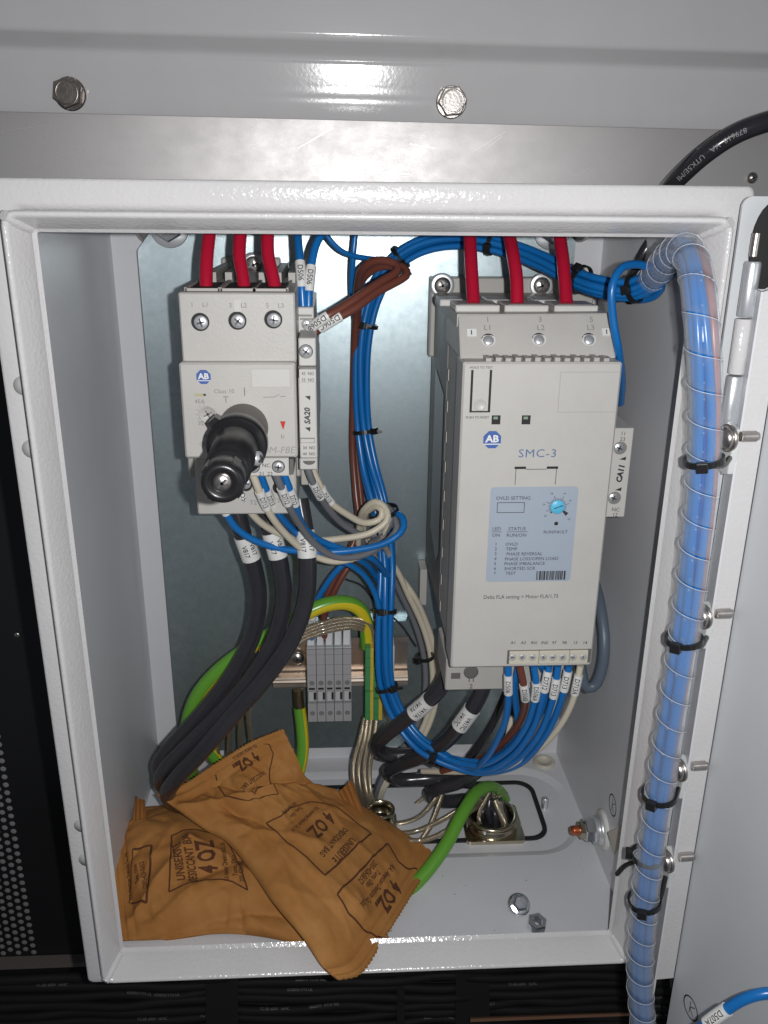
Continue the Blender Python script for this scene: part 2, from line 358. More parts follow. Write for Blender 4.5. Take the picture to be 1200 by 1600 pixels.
# --- perforated black sheet, left
pt = thing('perforated_panel', 'black metal sheet with rows of small round holes, left behind the white cabinet', 'panel', (-260, 232, -560))
mb = MB(); pz, pxx, rr = 7.6, 6.5, 2.4; xr = P(12, 1195, 230).x+2; ztop = -330; zbot = P(60, 1493, 230).z
Y = 230; x0 = xr
for c in range(16):
    cx = xr-6-c*pxx
    z = zbot+4+(c % 2)*pz/2; last = zbot
    while z < P(0, 1120, 230).z:
        a, b = cx-pxx/2, cx+pxx/2; lo_, hi_ = last, z+pz/2
        o8 = [(b, Y, z), (b, Y, hi_), (cx, Y, hi_), (a, Y, hi_), (a, Y, z), (a, Y, lo_), (cx, Y, lo_), (b, Y, lo_)]
        i8 = [(cx+rr*math.cos(math.radians(45*k)), Y, z+rr*math.sin(math.radians(45*k))) for k in range(8)]
        mb.add(o8+i8, [(k, (k+1) % 8, 8+(k+1) % 8, 8+k) for k in range(8)]); last = hi_; z += pz
    mb.add([(cx-pxx/2, Y, last), (cx+pxx/2, Y, last), (cx+pxx/2, Y, 300), (cx-pxx/2, Y, 300)], [(0, 1, 2, 3)])
mb.add([(xr-6+pxx/2, Y, zbot), (-100, Y, zbot), (-100, Y, 300), (xr-6+pxx/2, Y, 300)], [(0, 1, 2, 3)])
mb.build('perforated_sheet', DARKPANEL, pt)
MB().box(-420, xr+10, 232, 234, zbot-5, 300).build('backing_sheet', PALE, pt)
MB().box(-420, -100, 221, 231, zbot-5, zbot-.5).build('bottom_flange', mat('grey_edge_strip', (.16, .14, .13), .4), pt)
c_ = P(27, 992, 229); pm = screw(pt, 'rivet', c_, 2.2, h=1, mt=STEEL)
# --- grey folded machine panel and aluminium sheet, above
gp = thing('machine_panel', 'glossy grey folded metal machine panel with hex bolts above the white cabinet', 'metal panel', (0, 185, 60))
prof = [(185.5, 48.8), (185, 49.3), (185, 61), (184.9, 63.5), (184.5, 66.5), (183.0, 77.2), (182.9, 78.2), (183.3, 78.9), (183.2, 79.3), (182.9, 80), (182.3, 81), (181.2, 82.1), (179.4, 83.3), (176.5, 85), (173, 87), (171.8, 87.9), (171.0, 89.2), (170.7, 91), (170.7, 220)]
mb = MB(); n = len(prof); vs = []; fs = []
xsx = [-420+20*i for i in range(43)]
for x in xsx: vs += [Vector((x, y, z-.009*x+(1.2*math.sin(x*.013) if z > 96 and z < 100 else 0)*.3)) for y, z in prof]
for i in range(len(xsx)-1):
    for k in range(n-1): fs.append((i*n+k, (i+1)*n+k, (i+1)*n+k+1, i*n+k+1))
mb.add(vs, fs, 0, True); mb.box(-420, 420, 190, 192, 54, 220); pnl = mb.build('folded_sheet', GREYP, gp)
for (px, py, ph, lab) in ((110, 147, .35, 'dark stained hex bolt'), (705, 160, .1, 'clean hex bolt with stamped head')):
    c = P(px, py, 184); b = MB(); b.lathe(c, (0, -1, 0), [(8.8, 0), (8.8, 1.2), (8.2, 1.5)], 28)
    b.lathe(c+Vector((0, -1.5, 0)), (0, -1, 0), [(8.5, 0), (8.5, 5.4), (7.6, 6.3)], 6, 0, False, ph)
    b.lathe(c+Vector((0, -7.6, 0)), (0, -1, 0), [(6.6, 0), (6.4, .35), (5.6, .35), (5.4, .05), (.1, .05)], 24)
    o = b.build('hex_bolt', STEEL if px > 500 else mat('stained_bolt_steel', (.36, .32, .29), .35, 1., bump=.3, bscale=500, spot=.5, spotscale=150), gp, lab)
    if px > 500:
        tb = MB()
        for s_, tx in ((1, 'RUKO'), (-1, 'DIN')):
            def fn(a, bb, s_=s_):
                R = 4.6+bb*s_; t = math.pi/2*0+s_*0+(math.pi if s_ < 0 else 0)+a/4.4*(-1); return c+Vector((math.cos(t)*R, -7.9, math.sin(t)*R))
            text_map(tb, tx, fn, 1.9)
        tb.build('stamped_lettering', INKG, o)
for px, py in ():    # tips of hidden bolts in the fold
    b = MB(); c = P(px, py+2, 181.5); b.lathe(c, (0, -1, -.2), [(6.5, 0), (6.5, 2), (5.4, 2.8)], 6, 0, False, .2); b.build('fold_bolt', STEEL, gp)
al = thing('aluminium_sheet', 'bare worn aluminium sheet strip between grey panel and white cabinet top', 'metal sheet', (0, 207, 30))
MB().box(-420, 420, 206.5, 209, -20, 60).build('sheet', ALU, al)
b = MB(); rs = random.Random(5)
for (a, b_) in (((88, 185), (82, 262)), ((80, 186), (70, 228)), ((465, 232), (520, 200)), ((735, 240), (790, 205)), ((680, 232), (640, 225)), ((760, 232), (785, 212)), ((900, 275), (955, 240)), ((0, 205), (70, 196)), ((20, 262), (130, 235)), ((590, 237), (600, 243)), ((560, 268), (640, 272))):
    p0, p1 = P(*a, 206.4), P(*b_, 206.4); d = (p1-p0).cross(Vector((0, 1, 0))).normalized()*.16; b.add([p0-d*.3, p1-d, p1+d, p0+d*.3], [(0, 1, 2, 3)])
b.build('scratches', mat('bright_scratch', (.8, .78, .74), .35, .6), al, kind='stuff')
screw(al, 'dome_screw', P(1175, 278, 206), 3.4, h=1.4, dome=2.2, mt=STEEL)
# ================================================================ ENCLOSURE
en = thing('steel_enclosure', 'open white powder coated steel wall cabinet holding the electrical gear', 'electrical cabinet', (0, 203, -400))
XI, ZT, ZB, YB = 153.5, 4., -400., 203.
mb = MB(); t_ = 1.6
def shell_wall(mb, pts, nrm):
    nrm = Vector(nrm)*t_; mb.hexa([Vector(p) for p in pts]+[Vector(p)+nrm for p in pts])
shell_wall(mb, [(-XI, 16, ZT), (-XI, YB, ZT), (-XI, YB, ZB), (-XI, 16, ZB)], (-1, 0, 0))
shell_wall(mb, [(XI, 16, ZT), (XI, YB, ZT), (XI, YB, ZB), (XI, 16, ZB)], (1, 0, 0))
shell_wall(mb, [(-XI, 16, ZT), (XI, 16, ZT), (XI, YB, ZT), (-XI, YB, ZT)], (0, 0, 1))
shell_wall(mb, [(-XI, YB, ZT), (XI, YB, ZT), (XI, YB, ZB), (-XI, YB, ZB)], (0, 1, 0))
mb.build('side_and_back_walls', INNER, en)
# floor of the cabinet with an embossed field around the gland opening
def ringmesh(loops, m=0, smooth=False, closed=True):
    b = MB(); n = len(loops[0]); vs = [p for l in loops for p in l]; fs = []
    for k in range(len(loops)-1):
        for i in range(n): fs.append((k*n+i, k*n+(i+1) % n, (k+1)*n+(i+1) % n, (k+1)*n+i))
    b.add(vs, fs, m, smooth); return b
def rr_floor(x0, x1, y0, y1, r, z, n=8): return [Vector((p.x, p.z, z)) for p in roundrect(x0, x1, y0, y1, r, n)]
def resamp(box, n=8): return box
outer = rr_floor(-XI-1, XI+1, 16, YB+1, .5, ZB); e1 = rr_floor(-120, 156-6, 92, 186, 34, ZB); e2 = rr_floor(-117, 147, 96, 182, 30, ZB-1.2); e3 = rr_floor(-115, 144.5, 98, 179.5, 28, ZB-2.2)
b = ringmesh([outer, e1], smooth=False); b2 = ringmesh([e1, e2, e3], smooth=True)
b.add(b2.v, b2.f, 0, True); b.add(e3, [tuple(range(len(e3)))]); b.build('cabinet_floor', INNER, en)
# rim: rolled lip around the opening, flange standing back outside it
def loop(off, y, r): return roundrect(-145-off, 145+off, -395-off, off, max(.4, r), 5, y)
b = ringmesh([loop(-6.2, 14, 2), loop(-5.6, 11.5, 2.2), loop(-1.8, 1.6, 4), loop(-1.2, .5, 4.5), loop(-.4, 0, 5), loop(.4, .2, 5.4), loop(1, 1, 5.8), loop(1.1, 2, 5.8), loop(1.1, 15, 5.8)], smooth=True)
b.build('folded_rim', WHITE, en)
b = ringmesh([loop(-5.8, 14.3, 2), loop(-8.6+1, 16.2, 1)], smooth=False); b.build('rim_return', WHITE, en)
b = ringmesh([loop(1.1, 15, 5.8), loop(2.2, 12.8, 6), loop(4, 12, 6), loop(11.6, 12, 3), loop(12.6, 12.3, 3), loop(13, 13.2, 3), loop(13, YB-1, 3)], smooth=True)
ob = b.build('outer_flange', WHITE, en)
for (sx, sz) in ((-1, 0), (1, 0), (-1, -395), (1, -395)):    # ground weld seams at the four corners
    b = MB()
    c0 = Vector((sx*144.2, .2, sz+(-.8 if sz == 0 else .8))); c1 = Vector((sx*138.6, 13.2, sz+(-6.4 if sz == 0 else 6.4)))
    cvw = Curve([c0, c0.lerp(c1, .33)+Vector((0, -.5, 0)), c0.lerp(c1, .66)+Vector((sx*.3, -.6, 0)), c1], raw=False); b.tube(cvw, lambda s: 2.1+.35*math.sin(s*1.9), 10); b.build('corner_weld', WHITE, en)
capm = mat('light_grey_cap', (.50, .50, .48), .5)
for z in (-70, -98, -300, -322):
    b = MB(); b.lathe((-149.6, 12.05, z), (0, -1, 0), [(4.2, 0), (4.2, .15), (.1, .18)], 20); b.build('hole_cap', capm, en)
MB().box(-146.6, -146.1, 11.2, 15, -394, -2).build('seam_line', HOLE, en)
# black gasket, embossed screws, plug, earth stud, symbols
gx0, gx1, gy0, gy1 = -60, 127, 108, 171; zf = ZB-2.2
g = MB(); l0 = rr_floor(gx0, gx1, gy0, gy1, 13, zf, 6); l1 = rr_floor(gx0+.2, gx1-.2, gy0+.2, gy1-.2, 13, zf+1.5, 6); l2 = rr_floor(gx0+3, gx1-3, gy0+3, gy1-3, 10.5, zf+1.5, 6); l3 = rr_floor(gx0+3.2, gx1-3.2, gy0+3.2, gy1-3.2, 10.5, zf, 6)
gm = ringmesh([l0, l1, l2, l3], smooth=False); gm.build('gasket', FOAM, en)
for px, py in ((851, 1257), (757, 1305)):
    c = PZ(px, py+5, ZB-2); q = MB(); q.lathe(c, (0, 0, 1), [(2.5, 0)]+[(2.5 if k % 2 else 2.15, .5+k*.55) for k in range(14)]+[(1.8, 8.4)], 14); q.build('threaded_stud', ZINC, en)
c = PZ(850, 1192, ZB); q = MB(); q.lathe(c, (0, 0, 1), [(8.2, 0), (8.2, 1.6), (7.6, 2.2), (5.6, 2.2), (5.2, 1.7), (4.9, .5), (.1, .3)], 26); q.build('hole_plug', CREAMP, en, 'cream plastic plug in the cabinet floor')
c = Vector((XI, 85, -375)); sd = thing('earth_stud', 'copper coloured earth stud with hex nut and washers on right cabinet wall', 'stud', c)
q = MB(); q.lathe(c, (-1, 0, 0), [(13, 0), (13, 1.0), (11.5, 2.2)], 28); q.build('paint_mask_collar', mat('white_collar', (.62, .62, .6), .6, bump=.5, bscale=300), sd)
q = MB(); q.lathe(c+Vector((-2.2, 0, 0)), (-1, 0, 0), [(9.5, 0), (9.5, 1.5), (8.2, 1.6), (8.2, 3), (8.8, 3.1), (8.8, 4.4)], 28); q.build('washer', ZINC, sd)
q = MB(); q.hexnut(c+Vector((-6.6, 0, 0)), (-1, 0, 0), 7.6, 6, phase=.3); q.build('nut', BOLTM, sd)
q = MB(); q.hexnut(c+Vector((-12.6, 0, 0)), (-1, 0, 0), 5.6, 3.2, phase=.1); q.build('small_nut', BRASSN, sd)
q = MB(); q.lathe(c+Vector((-15, 0, 0)), (-1, 0, 0), [(3.2, 0)]+[(3.3 if k % 2 else 2.9, k*.6) for k in range(9)]+[(2.2, 6.2), (.1, 6.6)], 16); q.build('threaded_end', COPPER, sd)
def floor_sym(mb, cx, fn, R):
    n = 24
    for i in range(n):
        a0, a1 = 2*math.pi*i/n, 2*math.pi*(i+1)/n
        mb.add([fn(math.cos(a0)*R, math.sin(a0)*R), fn(math.cos(a1)*R, math.sin(a1)*R), fn(math.cos(a1)*R*.87, math.sin(a1)*R*.87), fn(math.cos(a0)*R*.87, math.sin(a0)*R*.87)], [(0, 1, 2, 3)])
    def ln(x0, y0, x1, y1, wd=.5):
        d = Vector((y0-y1, x1-x0)).normalized()*wd/2; mb.add([fn(x0-d.x, y0-d.y), fn(x1-d.x, y1-d.y), fn(x1+d.x, y1+d.y), fn(x0+d.x, y0+d.y)], [(0, 1, 2, 3)])
    ln(-R*.1, R*.6, -R*.1, -R*.6); ln(-R*.1, 0, R*.5, R*.5); ln(-R*.1, 0, R*.45, -R*.55)
q = MB(); cs = PX(957, 1258, XI-.15); floor_sym(q, 0, lambda a, b: Vector((XI-.15, cs.y-a, cs.z+b)), 7.0); q.build('printed_symbol', INK, en)
# specks of dirt on the cabinet floor
q = MB(); rs = random.Random(11)
for i in range(30):
    x, y = rs.uniform(-20, 145), rs.uniform(22, 90); r_ = rs.uniform(.15, .5)
    q.add([(x+r_*math.cos(k*1.26)*rs.uniform(.5, 1.2), y+r_*math.sin(k*1.26), ZB+.1) for k in range(5)], [(0, 1, 2, 3, 4)])
q.build('dirt_specks', mat('dirt', (.08, .06, .05), .8), en, kind='stuff')
# right side bracket by the stud
q = MB(); a = PX(955, 1290, 152.5); q.hexa([P(949, 1300, 62), P(972, 1290, 50), P(985, 1352, 50), P(966, 1362, 62), P(949, 1300, 66), P(972, 1290, 54), P(985, 1352, 54), P(966, 1362, 66)]); q.build('latch_bracket', mat('beige_painted_bracket', (.42, .38, .32), .4), en, bevel=.8)
# --- mounting plate
mp = thing('mounting_plate', 'galvanised steel mounting plate at the back of the white cabinet', 'metal plate', (0, 187, -355))
out = [(-134, -24), (-122, -9), (-122, 3), (118, 3), (118, -4), (131, -17), (131, -366), (121, -378), (-120, -378), (-134, -366)]
b = MB(); b.prism([(x, 185, z) for x, z in out], (0, 2.2, 0)); b.build('plate', GALV, mp)
MB().box(-100, 100, 187.3, 202.5, -30, -25).build('spacer', DKGREY, mp)
for px, py, lab in ((265, 358, None), (862, 362, None)):
    c = P(px, py-2, 184.8); q = MB(); q.lathe(c, (0, -1, 0), [(11.5, 0), (11.5, 1.2), (11, 1.6), (4, 1.6)], 28, caps=False); q.build('washer', ZINC, mp)
    q = MB(); q.hexnut(c+Vector((0, -1.6, 0)), (0, -1, 0), 8, 6, phase=.5); q.cyl(c+Vector((0, -7, 0)), c+Vector((0, -12, 0)), 3.6, 14); q.build('hex_nut', BOLTM, mp)
c = P(400, 350, 184.8); q = MB(); q.lathe(c, (0, -1, 0), [(7, 0), (7, 1.2), (4, 1.3)], 20); q.build('washer', ZINC, mp)
for px, py in ((232, 360), (905, 358)):
    c = P(px, py, 202.5); q = MB(); q.lathe(c, (0, -1, 0), [(8, 0), (8, 1), (5, 3), (.1, 3.2)], 20); q.build('wall_plug', STEEL, mp)
q = MB(); rs = random.Random(3)
for i in range(60):     # rubbed streaks in the zinc
    x, z = rs.choice([rs.uniform(-20, 35), rs.uniform(-120, -95), rs.uniform(-30, 30)]), rs.uniform(-300, -30); L_ = rs.uniform(2, 16); d = rs.uniform(-.4, .4)
    q.add([(x, 184.93, z), (x+.25, 184.93, z), (x+.35+d*L_*.3, 184.93, z-L_), (x+.1+d*L_*.3, 184.93, z-L_)], [(0, 1, 2, 3)])
q.build('rub_marks', mat('rubbed_zinc', (.42, .50, .52), .4, .6), mp, kind='stuff')
# ================================================================ DOOR on the right
dr = thing('cabinet_door', 'open white cabinet door seen from inside at the right edge', 'cabinet door', (158, 0, -400))
dv = Vector((.20, -.98, 0)); nv = Vector((-.98, -.20, 0))     # along the door, towards the camera side
h0 = Vector((165.5, -13, 0))
def DP(a, z, o=0.): return h0+dv*a+nv*o+Vector((0, 0, z))
b = MB(); zt, zb = 7, -520
b.hexa([DP(0, zt), DP(230, zt), DP(230, zb), DP(0, zb), DP(0, zt, -1.6), DP(230, zt, -1.6), DP(230, zb, -1.6), DP(0, zb, -1.6)]); b.build('door_panel', DOORP, dr)
# top part beside the hinge
q = MB(); q.prism([Vector((p.x, 3, p.z)) for p in roundrect(149.2, 178, -400, 9, 4)], (0, 1.6, 0)); q.build('hinge_side_flange', DOORP, dr)
q = MB(); cs = P(1202, 385, -3); n = 26
q.prism([cs+Vector((math.cos(2*math.pi*i/n)*7.6, 0, math.sin(2*math.pi*i/n)*17)) for i in range(n)], (0, 1, 0)); q.build('cable_opening', HOLE, dr)
# bright L rail with holes
q = MB(); zr0, zr1 = -392, -27
q.hexa([(155.2, -14, zr1), (164.8, -13.4, zr1+3), (164.8, -13.4, zr0), (155.2, -14, zr0), (155.2, -12.6, zr1), (164.8, -12, zr1+3), (164.8, -12, zr0), (155.2, -12.6, zr0)]); q.build('rail_front_face', WHITE, dr)
q = MB(); segs = []; xf0, xf1 = 158.9, 155.25
q.hexa([(155.25, -13.9, zr1), (xf0, 2, zr1), (xf0, 2, zr0-14), (155.25, -13.9, zr0-14), (154.2, -13.9, zr1), (xf0-1.1, 2, zr1), (xf0-1.1, 2, zr0-14), (154.2, -13.9, zr0-14)]); q.build('perforated_flange', INNER, dr)
q = MB(); fd = Vector((xf0-155.25, 15.9, 0)).normalized()
holem = mat('bright_hole_edge', (.8, .8, .8), .5)
for py in (435+35, 575, 777, 870, 1268, 1405, 1470):
    q = MB()
    c = None
    px = 1136+(777-py)*.1625; c = P(px+2, py, -7.5); c.x = 155.25+(c.y+13.9)/15.9*(xf0-155.25)-1.25
    n = 12; q.add([c+fd*1.0*math.cos(2*math.pi*i/n)+Vector((0, 0, 2.6*math.sin(2*math.pi*i/n))) for i in range(n)], [tuple(range(n))]); q.build('rail_hole', holem, dr)
MB().box(157.9, 158.6, 3, 11, -405, -40).build('gap_gasket', FOAM, dr)
MB().hexa([P(1068, 1528, 0), P(1046, 1530, 0), P(1060, 1640, 0), P(1095, 1640, 0), P(1068, 1528, 3), P(1046, 1530, 3), P(1060, 1640, 3), P(1095, 1640, 3)]).build('foam_seal', FOAM, dr)
q = MB(); 
def doorpt(px, py, o=.2):
    d = ray(px, py); p0 = h0+nv*o; t = (p0-CAMPOS).dot(nv)/d.dot(nv); return CAMPOS+d*t
cs = doorpt(1079, 1575); floor_sym(q, 0, lambda a, b: cs+dv*a+Vector((0, 0, b)), 6.5); q.build('printed_symbol', INK, dr)
# hinge
hg = MB(); 
hg.cyl((154, -3, -14), (154, -3, -5), 1.8, 14); hg.build('hinge_pin', STEEL, dr)
hg = MB(); hg.lathe((154.3, -3, -38), (0, 0, 1), [(3.1, 0), (3.4, .5), (3.4, 21), (3.0, 22)], 20); hg.build('hinge_knuckle', ZINC, dr)
hg = MB(); hg.lathe((154.0, -3, -62), (0, 0, 1), [(3.2, 0), (3.4, .5), (3.4, 22.5), (3.0, 23)], 20); hg.build('hinge_knuckle', WHITE, dr)
hg = MB(); hg.lathe((153.7, -3, -84), (0, 0, 1), [(3.1, 0), (3.3, .5), (3.3, 20.5), (3.0, 21)], 20); hg.build('hinge_knuckle', ZINC, dr)
hg = MB(); hg.cyl((153.7, -3, -90), (153.7, -3, -84.2), 1.6, 14); hg.build('hinge_pin', STEEL, dr)
# ---- tie mounts with screws on the rail
for i, (px, py, wherez) in enumerate(((1134, 680, 'topmost'), (1095, 957, 'second from top'), (1057, 1195, 'third from top'), (1037, 1337, 'lowest'))):
    c = P(px+14, py+8, -9); tm = thing('cable_tie_mount', wherez+' of the four white nylon tie mounts screwed to the door rail', 'tie mount', c, 'nylon tie mounts on the door rail')
    q = MB(); q.prism([Vector((c.x-3.2, c.y+a*.9, c.z+b_)) for a, b_ in ((-5, 6), (4, 7), (5.5, 3), (5.5, -13), (2, -16), (-5, -14), (-6, -3))], (3.4, 0, 0)); q.build('nylon_body', NYLON, tm, bevel=.9)
    cc = Vector((c.x-3.3, c.y-1.5, c.z+1.5)); q = MB(); q.lathe(cc, (-1, -.25, 0), [(6.0, 0), (6.0, 1.1), (5.4, 1.5)], 26); q.build('washer', STEEL, tm)
    q = MB(); q.lathe(cc+Vector((-1.3, -.3, 0)), (-1, -.25, 0), [(5.0, 0), (4.9, 1.2), (4.0, 2.3), (2.2, 3.0), (.1, 3.2)], 22); q.build('screw_head', STEEL, tm)
    ct = P(px+30, py+2, -15.5); q = MB(); q.lathe(ct, (1, 0.05, 0), [(2.2, -2)]+[(2.45 if k % 2 else 2.0, k*.55-1.4) for k in range(13)]+[(1.8, 6)], 14); q.build('screw_thread', STEEL, tm)
# ================================================================ MOTOR CIRCUIT BREAKER (left device)
def BX(mb, px0, py0, px1, py1, y0, y1, c=.6, m=0):      # chamfered box whose front face spans the given corners on plane y0
    a, b = P(px0, py0, y0), P(px1, py1, y0); mb.cbox(a.x, b.x, y0, y1, b.z, a.z, c, m); return a.x, b.x, b.z, a.z
def octlogo(parent, px, py, y, rpx):
    c = P(px, py, y); r = rpx/scale_at(c); q = MB()
    q.prism([c+Vector((r*math.cos(math.radians(22.5+45*k)), -.1, r*math.sin(math.radians(22.5+45*k)))) for k in range(8)][::-1], (0, .1, 0)); o = q.build('octagon_logo', INKB, parent)
    t = MB(); text_at(t, 'AB', c+Vector((0, -.12, r*.12)), r*1.05, bold=.035, sx=1.05, lift=.1)
    t.add([c+Vector(v) for v in ((-r*.85, -.22, -r*.42), (r*.85, -.22, -r*.42), (r*.85, -.22, -r*.53), (-r*.85, -.22, -r*.53))], [(0, 3, 2, 1)])
    t.build('logo_letters', WHITEI, o)
cb = thing('motor_circuit_breaker', 'beige motor circuit breaker with black shaft and AB logo, left device under three red wires', 'circuit breaker', (-62, 180, -150))
q = MB(); xL, xR, _, zU = BX(q, 278, 457, 463, 566, 47, 172, .7)
# hollow top: three wire chambers seen from above
q.build('upper_housing', BEIGE, cb)
q = MB(); BX(q, 279, 567, 465, 715, 42, 160, .9); q.build('front_cover', BEIGE, cb)
q = MB(); BX(q, 303, 712, 464, 803, 72, 172, .8); q.build('lower_housing', BEIGE, cb)
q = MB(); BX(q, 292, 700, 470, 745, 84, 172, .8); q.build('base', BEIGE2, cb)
zt_ = P(370, 457, 47).z
for i, px in enumerate((325, 378, 427)):      # wire entries on top: dark recess with collar
    x = P(px, 448, 72).x; q = MB(); q.box(x-7.2, x+7.2, 54, 92, zt_+.02, zt_+.5, 1); q.box(x-7.8, x+7.8, 53, 54.5, zt_, zt_+1.2); q.box(x-8.2, x-7.2, 53, 94, zt_, zt_+1.6); q.box(x+7.2, x+8.2, 53, 94, zt_, zt_+1.6)
    q.build('wire_entry', [BEIGE2, HOLE], cb)
q = MB()
for x in (-80, -72, -55, -47, -40): q.box(x, x+3.5, 96, 168, zt_+.02, zt_+5)
q.build('top_ribs', BEIGE2, cb, kind='stuff')
for px, py in ((313, 503), (371, 501), (427, 499)):
    c = P(px, py, 47); r_ = 12.5/scale_at(c); q = MB(); q.lathe(c+Vector((0, -.15, 0)), (0, 1, 0), [(r_+.5, -.05), (r_+.1, .02), (.1, .04)], 24); q.build('screw_recess', HOLE, cb)
    screw(cb, 'terminal_screw', c+Vector((.3, -.1, -.2)), r_*.86, h=.9, rot=.3+px*.01)
q = MB(); a = P(371, 478, 46.9); q.box(a.x-1.5, a.x+1.5, 46.6, 46.95, a.z-2.6, a.z+2.8); q.build('small_tab', BEIGE3, cb)
pr = MB()
for tx, px, py in (('1', 300, 476), ('L1', 321, 476), ('3', 360, 477), ('L2', 381, 477), ('5', 418, 477), ('L3', 439, 477)): T(pr, tx, px, py, 46.9, 7)
T(pr, 'Class 10', 350, 611, 41.9, 6.5); T(pr, '45A', 312, 627, 41.9, 6.5); T(pr, '32', 314, 661, 41.9, 6.5); T(pr, 'T', 353, 624, 41.9, 10); T(pr, 'I', 382, 611, 41.9, 12)
T(pr, '0', 321, 681, 41.9, 6.5); T(pr, 'OFF', 318, 694, 41.9, 5); T(pr, 'T2', 396, 785, 71.9, 7); T(pr, 'T3', 432, 782, 71.9, 7)
pr.build('lettering', INKG, cb)
pr = MB(); T(pr, '140M-F8E', 428, 703, 41.9, 11, shear=.2); pr.build('model_lettering', mat('light_grey_print', (.30, .295, .28), .5), cb)
pr = MB(); T(pr, 'Ir', 442, 682, 41.9, 7); T(pr, '|', 382, 612, 41.9, 9)
a = P(428, 620, 41.85); 
for (x0, z0, x1, z1) in ((-5, -.3, 0, -.3), (0, -.3, 2.6, 1), (3, 0, 5.5, 0)): pr.add([a+Vector((x0, 0, z0)), a+Vector((x0, 0, z0+.3)), a+Vector((x1, 0, z1+.3)), a+Vector((x1, 0, z1))], [(0, 3, 2, 1)])
pr.build('switch_symbol', INKG, cb)
a = P(442, 664, 41.8); q = MB(); q.add([a+Vector((-1.3, 0, 1.8)), a+Vector((1.3, 0, 1.8)), a+Vector((.3, 0, -2)), a+Vector((-.1, 0, -2))], [(0, 3, 2, 1)]); q.build('red_pointer', REDI, cb)
a = P(313, 617, 41.8); q = MB(); quad(q, a.x-2.6, a.x+1.4, a.z-.7, a.z+.7, 41.8); quad(q, a.x+1.4, a.x+2.6, a.z-.5, a.z+.5, 41.8, 1); q.build('yellow_mark', [mat('dull_yellow_mark', (.42, .40, .22), .5), INK], cb)
a, b2 = P(392, 576, 42), P(454, 605, 42); q = MB(); q.box(a.x, b2.x, 41.75, 42.2, b2.z, a.z); q.build('rating_window', BEIGE3, cb); q = MB(); frame_lines(q, a.x, b2.x, b2.z, a.z, 41.65, .22); q.build('window_outline', BEIGE2, cb)
c = P(325, 647, 42); q = MB(); q.lathe(c, (0, -1, 0), [(4.3, 0), (4.3, .5), (3.8, .7), (3.5, .1), (.1, .05)], 24); dl = q.build('current_dial', BEIGE, cb); 
q = MB(); 
for k in range(4): t = k*math.pi/2+.5; d = Vector((math.cos(t), 0, math.sin(t))); e = Vector((-d.z, 0, d.x)); q.add([c+Vector((0, -.75, 0))+e*.45, c+Vector((0, -.75, 0))-e*.45, c+Vector((0, -.75, 0))+d*2.2-e*.45, c+Vector((0, -.75, 0))+d*2.2+e*.45], [(0, 1, 2, 3)])
ORG[dl.name] = ORG[cb.name]; q.build('dial_cross', INKG, dl)
pr = MB()
for k in range(9):
    t = math.radians(110+k*24); d = Vector((math.cos(t), 0, math.sin(t))); e = Vector((-d.z, 0, d.x))*.12; o = c+Vector((0, -.1, 0)); pr.add([o+d*4.7-e, o+d*4.7+e, o+d*5.6+e, o+d*5.6-e], [(0, 1, 2, 3)])
pr.build('dial_scale', INKG, cb)
octlogo(cb, 318, 589, 42, 12)
# shaft coupling standing out of the breaker
A = P(381, 668, 42); q = MB(); Y_ = Vector((0, -1, 0))
q.lathe(A, Y_, [(11.6, 0), (11.6, 24), (11.2, 24.6)], 36); q.build('shaft_collar', KNOBG, cb)
q = MB(); q.lathe(A+Y_*24.6, Y_, [(13.0, 0), (13.4, .8), (13.4, 8.5), (12.6, 9.5), (10.6, 9.8), (10.2, 16), (9.8, 22), (9.4, 44), (8.0, 45)], 36)
for t in (2.3, 3.75): d = Vector((math.cos(t), 0, math.sin(t))); e = Vector((-d.z, 0, d.x)); o = A+Y_*25+d*13; q.hexa([o-e*3-d, o+e*3-d, o+e*2+d*2.6, o-e*2+d*2.6, o-e*3-d+Y_*7, o+e*3-d+Y_*7, o+e*2+d*2.6+Y_*7, o-e*2+d*2.6+Y_*7])
q.build('shaft_hub', BLACKP, cb)
q = MB(); q.lathe(A+Y_*60, Y_, [(5.6, 0), (5.6, 22)], 28); q.build('shaft_bushing', AMBER, cb)
q = MB(); q.lathe(A+Y_*74, Y_, [(7.9, 0), (8.3, 1), (8.3, 10.5), (7.7, 12), (5.0, 12.4), (4.2, 10), (.1, 10)], 36)
for t in (.9, 2.5, 4.1, 5.6): d = Vector((math.cos(t), 0, math.sin(t))); e = Vector((-d.z, 0, d.x)); o = A+Y_*75+d*7.9; q.hexa([o-e*1.8-d, o+e*1.8-d, o+e*1.6+d*.9, o-e*1.6+d*.9, o-e*1.8-d+Y_*9, o+e*1.8-d+Y_*9, o+e*1.6+d*.9+Y_*9, o-e*1.6+d*.9+Y_*9])
q.build('shaft_end_cap', BLACKP, cb)
screw(cb, 'shaft_screw', A+Y_*84, 3.9, h=1.6, dome=1.2, rot=.8, mt=STEEL)
screw(cb, 'clamp_screw', A+Vector((9.2, -45, -2)), 3.2, ax=(1, -.5, 0), h=2.4, dome=.8)
